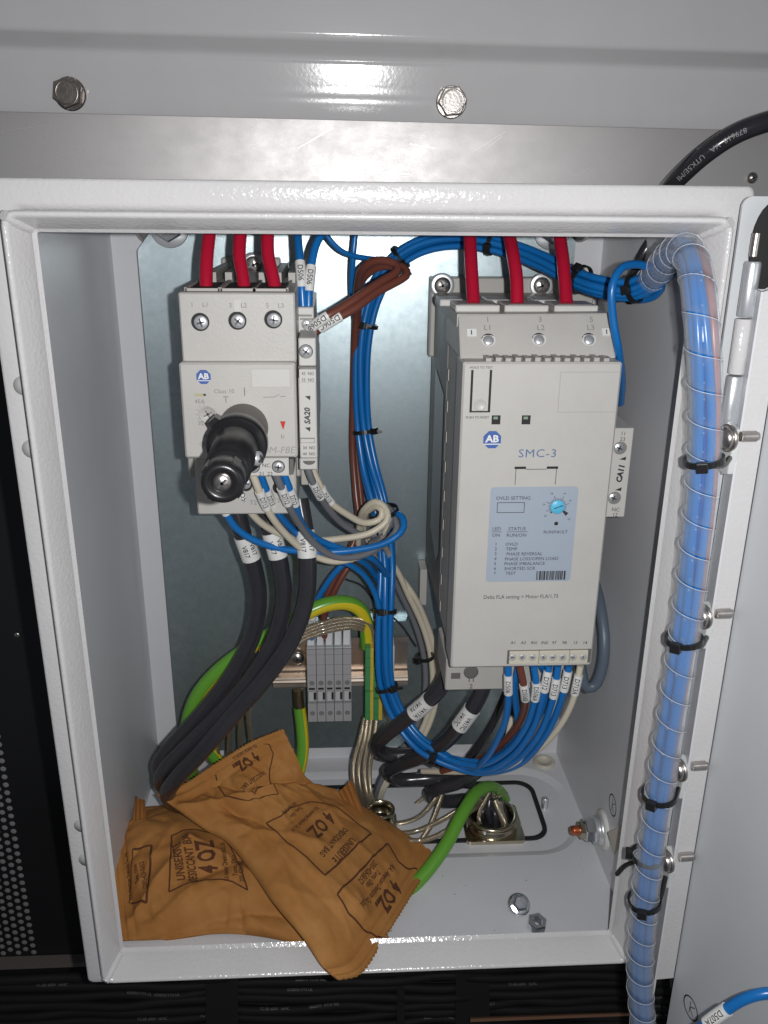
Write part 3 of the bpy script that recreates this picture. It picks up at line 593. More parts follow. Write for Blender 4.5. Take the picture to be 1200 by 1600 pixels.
# front auxiliary contact NC 21 22
ax = thing('front_contact_block', 'small NC 21 22 contact block clipped under the breaker front', 'contact block', (-50, 60, -120))
q = MB(); BX(q, 385, 716, 452, 744, 46, 80, .5); q.build('block', BEIGE3, ax); q = MB(); a = P(453, 730, 46); q.box(a.x-.1, a.x+1.6, 46.8, 70, a.z-4, a.z+4); q.build('side_clip', DKGREY, ax)
for px, py in ((396, 729), (435, 729)):
    c = P(px, py, 46); q = MB(); q.lathe(c+Vector((0, -.1, 0)), (0, 1, 0), [(3.2, -.02), (.1, .02)], 24); q.build('screw_recess', HOLE, ax); screw(ax, 'terminal_screw', c, 2.75, h=1.2, rot=px)
pr = MB(); T(pr, 'NC', 416, 727, 45.9, 6); T(pr, '21', 409, 740, 45.9, 6); T(pr, '22', 422, 740, 45.9, 6); T(pr, '1', 428, 711, 45.9, 4); pr.build('lettering', INK, ax)
for px, py in ((384, 758), (436, 762)):
    c = P(px, py, 71.9); q = MB(); q.lathe(c+Vector((0, -.05, 0)), (0, 1, 0), [(3.4, -.02), (.1, .02)], 24); q.build('lower_screw_recess', HOLE, cb)
    if px < 400: screw(cb, 'lower_terminal_screw', c+Vector((0, .2, 1)), 3.0, h=1.0, slots='one', rot=1.5)
# back foot of the breaker with a screw
q = MB(); a, b2 = P(346, 402, 180), P(440, 470, 180); q.cbox(a.x, b2.x, 178, 184.9, b2.z-6, a.z, .8); q.build('mounting_foot', BEIGE2, cb)
screw(cb, 'foot_screw', P(396, 414, 178), 5.2, h=1, mt=STEEL, dome=1.2)
q = MB(); q.lathe(P(396, 414, 178), (0, -1, 0), [(7.4, 0), (7.4, 1.0), (5.2, 1.05)], 24, caps=False); q.build('foot_washer', ZINC, cb)
# ================================================================ SIDE CONTACT BLOCK (SA20)
sa = thing('side_contact_block', 'narrow SA20 auxiliary contact block on the right side of the motor breaker', 'contact block', (-28, 120, -150))
q = MB(); BX(q, 466, 590, 496, 716, 50, 160, .5); q.build('body', BEIGE3, sa)
q = MB(); BX(q, 466, 528, 494, 572, 56, 150, .5); q.build('upper_terminal', BEIGE3, sa)
q = MB(); BX(q, 466, 572, 494, 590, 58, 150, .5); q.build('neck', BEIGE2, sa)
q = MB(); BX(q, 465, 480, 491, 522, 84, 160, .5); q.build('upper_rear_terminal', BEIGE3, sa)
q = MB(); a = P(478, 493, 84); q.box(a.x-4, a.x+3, 83.6, 84.4, a.z-.5, a.z+.5); q.box(a.x-3, a.x+4, 83.6, 84.4, a.z-2.1, a.z-1.3); q.build('slot', DKGREY, sa)
q = MB(); BX(q, 468, 716, 496, 734, 62, 150, .5); q.build('lower_terminal', BEIGE3, sa)
q = MB(); BX(q, 470, 732, 497, 758, 90, 165, .5); q.build('lower_rear_terminal', BEIGE2, sa)
c = P(483, 717, 61.9); q = MB(); q.add([c+Vector((3.2*math.cos(t*math.pi/8), 0, -1-2.2*math.sin(t*math.pi/8))) for t in range(9)], [tuple(range(9))[::-1]]); q.build('screw_cutout', DKGREY, sa)
c = P(478, 549, 56); q = MB(); q.lathe(c+Vector((0, -.1, 0)), (0, 1, 0), [(3.4, -.02), (.1, .02)], 24); q.build('screw_recess', HOLE, sa); screw(sa, 'terminal_screw', c, 3.1, h=1.3, rot=.9)
c = P(479, 507, 83.9); screw(sa, 'rear_screw', c, 2.6, h=.6, rot=.2)
pr = MB()
for tx, px, py in (('43  NO', 481, 583.5), ('33  NO', 481, 593.5), ('34  NO', 483, 699.5), ('44  NO', 483, 709)): T(pr, tx, px, py, 49.6, 5.2, sx=.82)
T(pr, 'SA20', 480, 650, 49.8, 8.5, 90, shear=.15, bold=.03)
for py in (622, 671): a = P(481, py, 49.75); pr.add([a+Vector((-1.4, 0, .9)), a+Vector((-1.4, 0, -.4)), a+Vector((1.6, 0, -.9)), a+Vector((1.6, 0, .9))][:1]+[a+Vector((1.3, 0, 1.1)), a+Vector((1.0, 0, -1.1))], [(0, 2, 1)])
pr.build('lettering', INK, sa)
q = MB(); BX(q, 467, 577, 494, 598, 49.7, 60, .2); q.build('top_label_strip', BEIGE3, sa)
a, b2 = P(469, 684, 49.8), P(492, 692, 49.8); q = MB(); frame_lines(q, a.x, b2.x, b2.z, a.z, 49.75, .25); quad(q, a.x, b2.x, a.z-.6, a.z, 49.7); q.build('label_window', INKG, sa)
# ================================================================ SOFT STARTER (right device)
ss = thing('soft_starter', 'tall beige soft starter marked SMC-3 with blue grey sticker, under the right three red wires', 'soft starter', (80, 180, -240))
YS = 38
xa, xb, zTop, zBot = 42.9, 118.4, P(850, 566, YS).z, P(820, 1042, YS).z
q = MB(); q.cbox(xa, xb, YS, 58, zBot, zTop, .9); q.build('front_cover', BEIGE, ss)
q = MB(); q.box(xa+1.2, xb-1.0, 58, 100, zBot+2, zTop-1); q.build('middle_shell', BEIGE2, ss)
q = MB(); q.box(xa+.6, xb-1.5, 100, 176, zBot+4, P(715, 491, 62).z-2); q.build('heatsink_body', DKGREY, ss)
# upper terminal housing with leaning front
tl, tr, br, bl = P(716, 491, 62), P(953, 489, 62), P(963, 560, 48), P(719, 562, 48)
q = MB(); q.hexa([tl, tr, br, bl, Vector((tl.x, 105, tl.z)), Vector((tr.x, 105, tr.z)), Vector((br.x, 105, br.z)), Vector((bl.x, 105, bl.z))]); q.build('terminal_cover', BEIGE, ss, bevel=1.0)
fr = (tr-tl).normalized(); fd_ = (bl-tl); fu = -fd_.normalized(); fo = fr.cross(fu).normalized(); 
if fo.y > 0: fo = -fo
def FP(px, py, lift=.1):
    d = ray(px, py); t = (tl-CAMPOS).dot(fo)/d.dot(fo); return CAMPOS+d*t+fo*lift
pr = MB()
for tx, px, py, s_ in (('1', 762, 499, 9), ('L1', 762, 512, 9), ('3', 844, 499, 9), ('L2', 845, 512, 9), ('5', 924, 499, 9), ('L3', 923, 512, 9)):
    c = FP(px, py, 0); text_at(pr, tx, c, s_/.69/scale_at(c), fr, fu, fo)
pr.build('phase_lettering', INKG, ss)
for px, py in ((763, 531), (842, 530), (920, 530)):
    c = FP(px, py, -.1); q = MB(); q.lathe(c+fo*.25, -fo, [(3.5, -.02), (3.3, .1), (.1, .12)], 26); q.build('screw_hole', mat('white_hole_wall', (.60, .60, .58), .4) if 'white_hole_wall' not in MATS else MATS['white_hole_wall'], ss)
    q = MB(); q.lathe(c+fo*.3-fu*.5, fo, [(2.7, 0), (2.5, .5), (1.2, .9), (.1, .9)], 22); o = q.build('terminal_screw', ZINC, ss)
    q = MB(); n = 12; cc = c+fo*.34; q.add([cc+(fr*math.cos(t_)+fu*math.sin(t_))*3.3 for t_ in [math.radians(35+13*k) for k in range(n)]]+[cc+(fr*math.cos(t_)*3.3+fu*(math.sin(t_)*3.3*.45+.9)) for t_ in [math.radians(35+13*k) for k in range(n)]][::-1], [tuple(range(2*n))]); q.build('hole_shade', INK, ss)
for px, py in ((737, 520), (948, 519)):
    c = FP(px, py, -.1); q = MB(); q.hexa([c-fr*2.3-fu*1.9+fo*.5, c+fr*2.3-fu*1.9+fo*.5, c+fr*2.3+fu*1.9+fo*.5, c-fr*2.3+fu*1.9+fo*.5, c-fr*2.3-fu*1.9, c+fr*2.3-fu*1.9, c+fr*2.3+fu*1.9, c-fr*2.3+fu*1.9])
    q.add([c+fr*a-fu*b_+fo*.6 for a, b_ in ((-.4, 1.2), (.1, 1.2), (.1, -1.2), (-.4, -1.2))], [(0, 1, 2, 3)], 1); q.build('latch_window', [mat('latch_white', (.7, .7, .69), .3) if 'latch_white' not in MATS else MATS['latch_white'], HOLE], ss)
q = MB()     # vent teeth between housing and cover
for k in range(13):
    px = 757+k*15.2; a = P(px, 564, 44); q.box(a.x, a.x+2.6, 40, 50, zTop-.2, zTop+1.5+.3*(k % 2))
    q.box(a.x+2.7, a.x+4.3, 44.2, 50, zTop-.2, zTop+1.2, 1)
q.build('vent_teeth', [BEIGE2, DKGREY], ss, kind='stuff')
ztop2 = tl.z
q = MB(); q.hexa([(tl.x-.5, 62, ztop2), (tr.x+.5, 62, ztop2), (tr.x+.5, 62, ztop2-6), (tl.x-.5, 62, ztop2-6), (tl.x-.5, 176, ztop2), (tr.x-3, 176, ztop2), (tr.x-3, 176, ztop2-6), (tl.x-.5, 176, ztop2-6)]); q.build('top_deck', BEIGE2, ss)
for i, px in enumerate((742, 817, 893)):
    a = P(px, 474, 80); q = MB(); q.cbox(a.x-11, a.x+11, 70, 92, ztop2, ztop2+3.4, .5); q.build('wire_guide', BEIGE3, ss); q = MB(); q.box(a.x-8.5, a.x+8.5, 73.5, 89, ztop2+3.3, ztop2+3.5); q.build('wire_guide_opening', BEIGE2, ss)
    q = MB(); q.cbox(a.x-16, a.x-4, 94, 112, ztop2, ztop2+3.5, .5); q.build('rear_guide', BEIGE3, ss)
# back flange with two screws
a, b2 = P(673, 433, 168), P(925, 480, 168); q = MB(); q.cbox(a.x, b2.x, 166, 176, b2.z-30, a.z, .8); q2_ = MB(); q2_.box(a.x-1.5, a.x+3, 168, 184, P(668, 945, 168).z, P(668, 890, 168).z); q2_.build('lower_foot', BEIGE2, ss); q.build('mounting_flange', BEIGE2, ss)
for px, py in ((691, 446), (846, 446)):
    c = P(px, py, 165.6); q = MB(); q.lathe(c, (0, -1, 0), [(7.2, 0), (7.2, 1), (6.6, 1.4), (5, 1.4)], 24, caps=False); q.build('flange_washer', ZINC, ss); screw(ss, 'flange_screw', c+Vector((0, -.4, 0)), 5.2, h=1.4, dome=1.6, mt=STEEL)
# side vents and label on the dark left side
q = MB()
for k in range(9): z = -78-k*17; q.box(xa+.3, xa+.75, 92, 94.5, z-6, z)
q.build('side_ribs', BEIGE2, ss, kind='stuff')
q = MB(); q.add([(xa+.25, 108, -95), (xa+.25, 150, -88), (xa+.25, 152, -190), (xa+.25, 120, -200), (xa+.25, 108, -190)], [(0, 1, 2, 3, 4)]); q.build('side_label', mat('grey_side_label', (.33, .34, .35), .3), ss)
# front details
q = MB(); a, b2 = P(733, 577, YS), P(770, 646, YS); a = P(737, 578, YS); b2 = P(765, 644, YS)
q.box(a.x-.2, a.x+.9, YS-.12, YS+.3, b2.z, a.z); q.box(b2.x-.9, b2.x+.2, YS-.12, YS+.3, b2.z, a.z); q.box(a.x-.2, b2.x+.2, YS-.11, YS+.3, b2.z-.1, b2.z+.6); q.build('reset_slot', HOLE, ss)
q = MB(); c = P(750, 632, YS); q.lathe(c, (0, -1, 0), [(2.9, 0), (2.9, .5), (2.6, .7), (2.3, .45), (.1, .4)], 22); q.build('reset_button', BEIGE, ss)
pr = MB(); T(pr, 'HOLD TO TEST', 752, 574, YS, 3.6, bold=.004); T(pr, 'PUSH TO RESET', 746, 652, YS, 3.6, bold=.004)
for tx, px in (('A1', 802), ('A2', 818), ('IN1', 835), ('IN2', 851), ('97', 866), ('98', 882), ('13', 899), ('14', 914)): T(pr, tx, px, 1004, YS, 5, bold=.004)
T(pr, 'Delta FLA setting = Motor FLA/1.73', 814, 932, YS, 6.3, sx=.88); pr.build('black_lettering', INK, ss)
pr = MB(); T(pr, 'SMC-3', 840, 708, YS, 13, space=1.1, sx=1.1); pr.build('model_lettering', mat('steel_blue_print', (.10, .15, .30), .5), ss)
octlogo(ss, 769, 687, YS, 15)
for px in (775, 822):
    a = P(px, 656, YS); q = MB(); q.box(a.x-2.1, a.x+2.1, YS-.1, YS+.5, a.z-2.2, a.z+2.2); q.build('square_window', HOLE, ss); q = MB(); q.box(a.x-1.3, a.x+.8, YS-.2, YS, a.z+.3, a.z+1.6); q.build('window_chip', mat('green_grey_chip', (.20, .28, .22), .5) if 'green_grey_chip' not in MATS else MATS['green_grey_chip'], ss)
q = MB(); a, b2 = P(876, 581, YS), P(968, 644, YS); frame_lines(q, a.x, xb-.3, b2.z, a.z, YS-.1, .22); q.build('label_field_outline', mat('faint_grey_line', (.30, .29, .27), .5), ss)
q = MB(); a, b2 = P(806, 731, YS), P(868, 757, YS); q.box(a.x-.6, a.x+5, YS-.12, YS+.3, a.z-.6, a.z+.6); q.box(b2.x-5, b2.x+.6, YS-.12, YS+.3, a.z-.6, a.z+.6)
q.box(a.x, a.x+.25, YS-.1, YS+.3, b2.z, a.z); q.box(b2.x-.25, b2.x, YS-.1, YS+.3, b2.z, a.z); q.box(a.x+5, b2.x-5, YS-.1, YS+.3, a.z-.9, a.z-.65); q.build('latch_outline', HOLE, ss)
# sticker
cs_ = [P(768, 760, YS), P(902, 761, YS), P(893, 909, YS), P(758, 908, YS)]; x0, x1 = (cs_[0].x+cs_[3].x)/2, (cs_[1].x+cs_[2].x)/2; z1, z0 = (cs_[0].z+cs_[1].z)/2, (cs_[2].z+cs_[3].z)/2
q = MB(); q.prism([Vector((p.x, YS-.15, p.z)) for p in roundrect(x0, x1, z0, z1, 1.8)][::-1], (0, .15, 0)); stk = q.build('blue_grey_sticker', STICK, ss)
pr = MB(); ys = YS-.2
T(pr, 'OVLD SETTING', 802, 778, ys, 5.5, bold=.0); a, b2 = P(777, 785, ys), P(819, 801, ys); frame_lines(pr, a.x, b2.x, b2.z, a.z, ys-.05, .3)
T(pr, 'LED', 776, 826, ys, 5.5, bold=.0); T(pr, 'STATUS', 808, 826, ys, 5.5, bold=.0); T(pr, 'ON', 775, 836, ys, 5.5, bold=.0); T(pr, 'RUN/ON', 807, 836, ys, 5.5, bold=.0); T(pr, 'RUN/FAULT', 868, 831, ys, 5, bold=.0)
for (p0, p1) in ((768, 784), (792, 824)): a, b2 = P(p0, 831, ys), P(p1, 831, ys); quad(pr, a.x, b2.x, a.z-.15, a.z+.1, ys-.05)
def Tl(px, py, tx):
    wd = sum({'I': .3, ' ': .35}.get(ch, .66) for ch in tx); T(pr, tx, px+wd*5.3*1.22/2*1.0, py, ys, 5.2, bold=.0, sx=1.0)
for i, tx in enumerate(('OVLD', 'TEMP', 'PHASE REVERSAL', 'PHASE LOSS/OPEN LOAD', 'PHASE IMBALANCE', 'SHORTED SCR', 'TEST')):
    py = 850+i*7.6; T(pr, str(i+1), 775-i*.35, py, ys, 5.2, bold=.0); Tl(791-i*.3, py, tx)
for tx, px, py in (('20', 852, 806), ('26', 850, 788), ('38', 862, 771), ('44', 882, 771), ('50', 891, 782), ('60', 889, 811)): T(pr, tx, px, py, ys, 3)
rs = random.Random(4); x = P(838, 899, ys).x; xe = P(885, 899, ys).x; z0b, z1b = P(860, 906, ys).z, P(860, 892, ys).z
while x < xe:
    wd = rs.choice((.25, .4, .6, .9)); quad(pr, x, min(xe, x+wd), z0b, z1b, ys-.05); x += wd+rs.choice((.2, .3, .5))
c = P(871, 792, ys)
for k in range(24):
    t = math.radians(225-k*11.6); d = Vector((math.cos(t), 0, math.sin(t))); e = Vector((-d.z, 0, d.x))*(.13 if k not in (0,) else .35); r1 = 6.0 if k % 4 == 2 else 4.6; o = c+Vector((0, -.06, 0)); pr.add([o+d*3.6-e, o+d*3.6+e, o+d*r1+e, o+d*r1-e], [(0, 1, 2, 3)])
t = math.radians(-38); d = Vector((math.cos(t), 0, math.sin(t))); e = Vector((-d.z, 0, d.x)); o = c+Vector((0, -.08, 0)); pr.add([o+d*3.2-e*.3, o+d*3.2+e*.3, o+d*6.6+e*1.0, o+d*6.6-e*1.0], [(0, 1, 2, 3)])
pr.build('sticker_lettering', INK, stk)
q = MB(); q.lathe(P(869, 818, ys), (0, -1, 0), [(1.0, 0), (1.0, .1)], 16); q.build('status_lamp_hole', HOLE, stk)
q = MB(); q.lathe(c, (0, -1, 0), [(3.6, 0), (3.6, .5), (3.3, .8), (.1, .8)], 26); dl = q.build('overload_dial', CYAN, ss); q = MB(); o = c+Vector((0, -.85, 0)); d = Vector((.93, 0, .36)); e = Vector((-.36, 0, .93))*.22
q.add([o-d*2-e, o-d*2+e, o+d*2+e, o+d*2-e], [(0, 1, 2, 3)]); q.add([o-d*3.5*1.0-Vector((0, .02, 0))]*0 or [o+d*2-e*2.2, o+d*2+e*2.2, o+d*2.8], [(0, 1, 2)]); q.build('dial_slot', INK, dl)
# terminal strip
a, b2 = P(793, 1016, YS), P(922, 1035, YS); q = MB(); q.box(a.x, b2.x, YS-.12, YS+.2, b2.z, a.z); q.build('terminal_recess', DKGREY, ss)
xs = [P(px, 1026, YS).x for px in (795, 841.5, 889, 918)]
for i in range(3):
    q = MB(); q.cbox(xs[i]+.1, xs[i+1]-.1, YS-1.2, YS+2, b2.z+.3, a.z-.4, .25); q.build('terminal_plug', CREAMP, ss)
for px in (801, 816, 832, 849, 864, 879, 895, 911):
    c = P(px, 1027, YS-1.2); q = MB(); q.lathe(c, (0, -1, 0), [(2.05, 0), (2.05, .1), (1.7, .1)], 20, caps=False); q.build('screw_rim', BEIGE2, ss); screw(ss, 'plug_screw', c+Vector((0, .35, 0)), 1.6, h=.4, slots='one', rot=px*.7, dome=.2)
# lower body with T1
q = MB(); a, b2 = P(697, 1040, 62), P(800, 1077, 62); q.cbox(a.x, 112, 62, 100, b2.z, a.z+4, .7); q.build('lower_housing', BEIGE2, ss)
pr = MB(); T(pr, 'T1', 736, 1062, 61.9, 8); T(pr, '2', 736, 1072, 61.9, 8); pr.build('lower_lettering', INK, ss)
q = MB(); c = P(736, 1050, 61.8); q.lathe(c, (0, -1, 0), [(4.2, 0), (4.2, .15), (3.4, .2), (.1, .2)], 24); q.build('lower_screw_hole', DKGREY, ss); q = MB(); c = P(712, 1056, 61.8); q.box(c.x-2.6, c.x+2.6, 61.6, 62, c.z-1.8, c.z+1.8); q.build('lower_window', DKGREY, ss)
# ================================================================ SIDE CONTACT (CA11) on the starter
ca = thing('starter_contact_block', 'narrow CA11 contact block on the right side of the soft starter', 'contact block', (122, 90, -180))
zt2, zb2 = P(990, 669, 62).z, P(972, 808, 62).z; q = MB(); q.cbox(116.5, P(982, 735, 62).x+.6, 62, 120, zb2, zt2, .4); q.build('body', BEIGE3, ca)
q = MB(); q.box(115, 119.3, 58, 120, zb2-6, zb2); q.box(115, 119.8, 58, 62, zt2, zt2+14); q.build('side_clip', BEIGE3, ca)
for py, px in ((700, 969), (778, 960)):
    c = P(px, py, 62); q = MB(); q.lathe(c+Vector((0, -.1, 0)), (0, 1, 0), [(3.5, -.02), (.1, .02)], 22); q.build('screw_recess', INKG, ca); screw(ca, 'terminal_screw', c+Vector((-.6, .1, 0)), 2.6, h=.6, rot=1.2)
pr = MB(); T(pr, '11', 974, 677, 61.9, 6, -4); T(pr, '23', 973, 686, 61.9, 6, -4); T(pr, 'NC', 962, 796, 61.9, 6, -4); T(pr, '12', 961, 804, 61.9, 6, -4); T(pr, 'CA11', 969, 740, 61.9, 8.5, 85, bold=.05, shear=.15)
for px, py in ((973, 716), (966, 764)): a = P(px, py, 61.8); pr.add([a+Vector((1.8, 0, .9)), a+Vector((1.6, 0, -1.1)), a+Vector((-1.8, 0, -.6))], [(0, 2, 1)])
pr.build('lettering', INK, ca)
# ================================================================ DIN RAIL, TERMINALS
rl = thing('din_rail', 'yellow zinc plated mounting rail low on the plate behind the terminal blocks', 'rail', (-10, 184, -300))
xa_, xb_ = P(425, 1030, 170).x, P(638, 1030, 170).x; zA, zB_ = P(540, 997, 170).z, P(540, 1072, 170).z
q = MB(); pf = [(170, zA), (170, zA-4), (177, zA-5), (177.5, zA-7), (177.5, zB_+9), (176, zB_+8), (171, zB_+7.2), (170, zB_+6), (170.6, zB_+5), (170, zB_+3.6), (170.6, zB_+2.4), (170, zB_)]
vs = [(x, y, z) for x in (xa_, xb_) for y, z in pf]+[(x, y+1, z) for x in (xa_, xb_) for y, z in pf]; n = len(pf)
q.add(vs, [(k, k+1, n+k+1, n+k) for k in range(n-1)]+[(2*n+k, 3*n+k, 3*n+k+1, 2*n+k+1) for k in range(n-1)]+[(n+k, n+k+1, 3*n+k+1, 3*n+k) for k in range(n-1)]); q.build('rail_profile', RAILM, rl)
q = MB(); q.box(xa_+10, xb_+0, 178.5, 184.9, zA, zA+8); q.build('rail_support', GALV, rl)
screw(rl, 'rail_screw', P(465, 1028, 175), 4.6, h=1.6, dome=2.0, mt=STEEL)
def terminal_block(x0, x1, lab):
    z1, z0 = P(520, 1015, 140).z, P(520, 1129, 140).z; H = z1-z0
    t = thing('terminal_block', lab, 'terminal block', ((x0+x1)/2, 176, z0), 'grey terminal blocks on the rail')
    q = MB(); g = .18; x0 += g; x1 -= g; zz = z1; y = 140
    for k in range(6): h = H*.068; q.box(x0, x1, y+(0.0 if k % 2 else .35), 168, zz-h+.15, zz); zz -= h
    q.box(x0, x1, y+.8, 168, z0+H*.44, z0+H*.6); q.box(x0, x1, y+.1, 168, z0+2.6, z0+H*.27); q.box(x0, x1, y+1.4, 168, z0, z0+1.2); q.box(x0, x1, y+.8, 168, z0+1.4, z0+2.6)
    q.box(x0, x1, y+3, 168, z0+H*.27, z0+H*.44); q.build('body', mat('grey_terminal_plastic', (.33, .33, .34), .45) if 'grey_terminal_plastic' not in MATS else MATS['grey_terminal_plastic'], t)
    q = MB(); xm = (x0+x1)/2; q.box(x0+.8, xm+.9, y+1.2, y+3, z0+H*.29, z0+H*.42); q.build('lever', mat('pale_terminal_lever', (.46, .46, .47), .4) if 'pale_terminal_lever' not in MATS else MATS['pale_terminal_lever'], t)
    q = MB(); q.box(xm+1.0, x1-.3, y+2.2, y+3.2, z0+H*.30, z0+H*.39); q.box(x0+.8, x1-1, y+.6, y+1, z0+H*.455, z0+H*.48); q.build('slot', HOLE, t)
    for zc in (z0+H*.545, z0+H*.135):
        q = MB(); c = Vector((xm, y+(.78 if zc > z0+H*.4 else .08), zc)); q.lathe(c, (0, -1, 0), [(1.75, 0), (1.75, .12), (1.45, .15), (1.3, -.1+.2), (.1, .1)], 18); q.build('test_hole', mat('terminal_hole_grey', (.17, .17, .175), .6) if 'terminal_hole_grey' not in MATS else MATS['terminal_hole_grey'], t)
    q = MB(); q.box(x0, x1, 142, 168, z1, z1+.5); q.hexa([(x0+.5, 152, z1+9), (x1-.7, 152, z1+10), (x1-1, 145, z1), (x0+.3, 145, z1), (x0+.5, 166, z1+9), (x1-.7, 166, z1+10), (x1-1, 166, z1), (x0+.3, 166, z1)]); q.build('top_wedge', mat('pale_terminal_plastic', (.50, .51, .52), .4) if 'pale_terminal_plastic' not in MATS else MATS['pale_terminal_plastic'], t)
tx_ = [P(px, 1070, 140).x for px in (480, 494.7, 508.6, 522.2, 535.8, 549.5)]
for i, lab in enumerate(('leftmost grey terminal block, fed by the blue wire', 'second grey terminal block, fed by the brown wire', 'third grey terminal block from the left, with empty top wedge', 'fourth grey terminal block from the left, with empty top wedge', 'rightmost grey terminal block, beside the bare rail')):
    terminal_block(tx_[i], tx_[i+1], lab)
def earth_terminal(px0, px1, py0, py1, lab, y=138):
    a, b_ = P(px0, py0, y), P(px1, py1, y); t = thing('earth_terminal', lab, 'terminal block', (a.x, 176, b_.z), 'green and yellow earth terminals'); xm = (a.x+b_.x)/2+.6
    gm_ = MATS.get('terminal_green') or mat('terminal_green', (.055, .25, .09), .45); ym = MATS.get('terminal_yellow') or mat('terminal_yellow', (.56, .42, .05), .45)
    H = a.z-b_.z; q = MB(); q2 = MB(); z = a.z
    for k, h in enumerate((.07, .07, .06, .06, .25, .09, .14, .14, .06, .06)):
        d = .4*(k % 2)+(2.5 if k == 5 else 0); q.box(a.x, xm, y+d, 168, z-H*h+.15, z); q2.box(xm+.05, b_.x, y+d+.1, 168, z-H*h+.15, z); z -= H*h
    q.build('green_half', gm_, t); q2.build('yellow_half', ym, t)
earth_terminal(571, 583, 1013, 1126, 'green and yellow earth terminal, left of the pair behind the blue bundle')
earth_terminal(583.5, 597, 1042, 1126, 'green and yellow earth terminal, right of the pair, mostly behind the blue bundle', 141)
q = thing('end_bracket', 'pale grey end bracket on the rail just right of the blue bundle', 'rail bracket', P(615, 1040, 150)); b = MB(); BX(b, 606, 1010, 616, 1062, 146, 170, .3); b.build('bracket_body', BEIGE3, q)
# ================================================================ WIRES
rw = 'red power wires entering the devices'
def W(*q): return [P(*p) for p in q]
for lab, pts in (('leftmost red wire into terminal L1 of the motor breaker', ((332, 326, 98), (328, 360, 90), (323, 405, 80), (322, 445, 74), (322, 466, 72))),
                 ('middle red wire into terminal L2 of the motor breaker', ((377, 326, 98), (376, 360, 90), (374, 400, 82), (380, 435, 76), (383, 466, 72))),
                 ('third red wire into terminal L3 of the motor breaker', ((417, 326, 98), (418, 360, 90), (419, 400, 82), (427, 435, 76), (432, 466, 72)))):
    wire('red_wire', lab, pts, 3.2, RED, 'wire', rw, n=18)
for lab, pts in (('red wire into terminal 1 L1 of the soft starter', ((733, 326, 120), (734, 360, 112), (736, 410, 95), (740, 476, 80))),
                 ('red wire into terminal 3 L2 of the soft starter', ((786, 326, 120), (794, 360, 112), (802, 400, 95), (807, 435, 86), (808, 476, 80))),
                 ('red wire into terminal 5 L3 of the soft starter', ((868, 326, 120), (873, 360, 112), (880, 410, 95), (885, 476, 80)))):
    wire('red_wire', lab, pts, 3.35, RED, 'wire', rw, n=18)
# --- main blue bundle
cbpts = ((1045, 415, 66), (1015, 440, 76), (985, 452, 85), (940, 447, 95), (900, 433, 110), (860, 412, 125), (815, 393, 140), (760, 377, 150), (700, 374, 160), (648, 388, 166), (608, 420, 170), (582, 470, 172), (569, 530, 172), (566, 600, 172), (569, 670, 172), (578, 730, 166), (590, 780, 157), (600, 830, 150), (604, 880, 144), (602, 940, 135), (600, 1010, 128), (604, 1070, 126), (624, 1120, 120), (655, 1160, 110), (690, 1184, 100))
CBc = Curve(W(*cbpts)); RB = 1.95
offs = [(0, 0)]+[(3.95*math.cos(math.radians(60*k+10)), 3.95*math.sin(math.radians(60*k+10))) for k in range(6)]
ends = [((740, 1196, 84), (790, 1176, 68), (822, 1135, 56), (834, 1100, 50), (838, 1075, 47), (834, 1040, 47)),
        ((735, 1200, 88), (758, 1186, 74), (775, 1160, 62), (790, 1125, 54), (794, 1095, 50), (794, 1070, 47), (794, 1040, 47)),
        ((745, 1204, 86), (795, 1186, 68), (832, 1140, 55), (847, 1095, 48), (853, 1065, 45), (858, 1040, 46)),
        ((745, 1208, 88), (800, 1192, 70), (842, 1148, 56), (860, 1105, 49), (867, 1075, 46), (872, 1040, 46)),
        ((748, 1206, 92), (808, 1196, 74), (852, 1150, 58), (873, 1105, 50), (883, 1070, 46), (889, 1040, 46)),
        ((735, 1190, 94), (780, 1180, 84), (808, 1140, 72), (806, 1100, 66), (804, 1070, 62), (810, 1040, 58)),
        ((740, 1198, 94), (795, 1182, 82), (826, 1145, 72), (852, 1100, 66), (860, 1070, 60), (846, 1040, 55))]
blab = ['blue control wire with D506A sleeve ending under starter terminal IN1', 'blue control wire with D506 sleeve ending under starter terminal A1', 'blue control wire with D712 sleeve ending under starter terminal IN2', 'blue control wire with D713 sleeve ending under starter terminal 97', 'blue control wire with white sleeve ending under starter terminal 98', 'bare ended blue wire curving up beside the brown wire under the starter', 'bare ended blue wire curving up behind the D506A wire under the starter']
bmk = [(837, 1082, 'D506A'), (794, 1069, 'D506'), (851, 1066, 'D712'), (866, 1072, 'D713'), (883, 1062, 'D713'), None, None]
rs = random.Random(7)
for i in range(7):
    pts = []; L = CBc.L; k = 60; f1, f2 = rs.uniform(0, 6), rs.uniform(0, 6)
    for j in range(k):
        s = L*j/(k-1); c, T_, N, B = CBc.at(s); a, b_ = offs[i]; tw = .9*math.sin(s/150+1)+.35*math.sin(s/60+f1); sp = 1+.28*math.exp(-((s-CBc.near_px(585, 760))/26)**2)+.18*math.sin(s/47+f2)*.4
        ca_, sa_ = math.cos(tw), math.sin(tw); pts.append(c+(N*(a*ca_-b_*sa_)+B*(a*sa_+b_*ca_))*sp)
    full = pts[:-1]+W(*ends[i]); cv = Curve(full, n=5)
    wire('blue_wire', blab[i], None, RB, BLUE, 'wire', 'blue control wires in the main bundle', cv=cv, marks=[(bmk[i][0], bmk[i][1], 12.5, bmk[i][2], dict(rev=True, cap=2.7))] if bmk[i] else ())
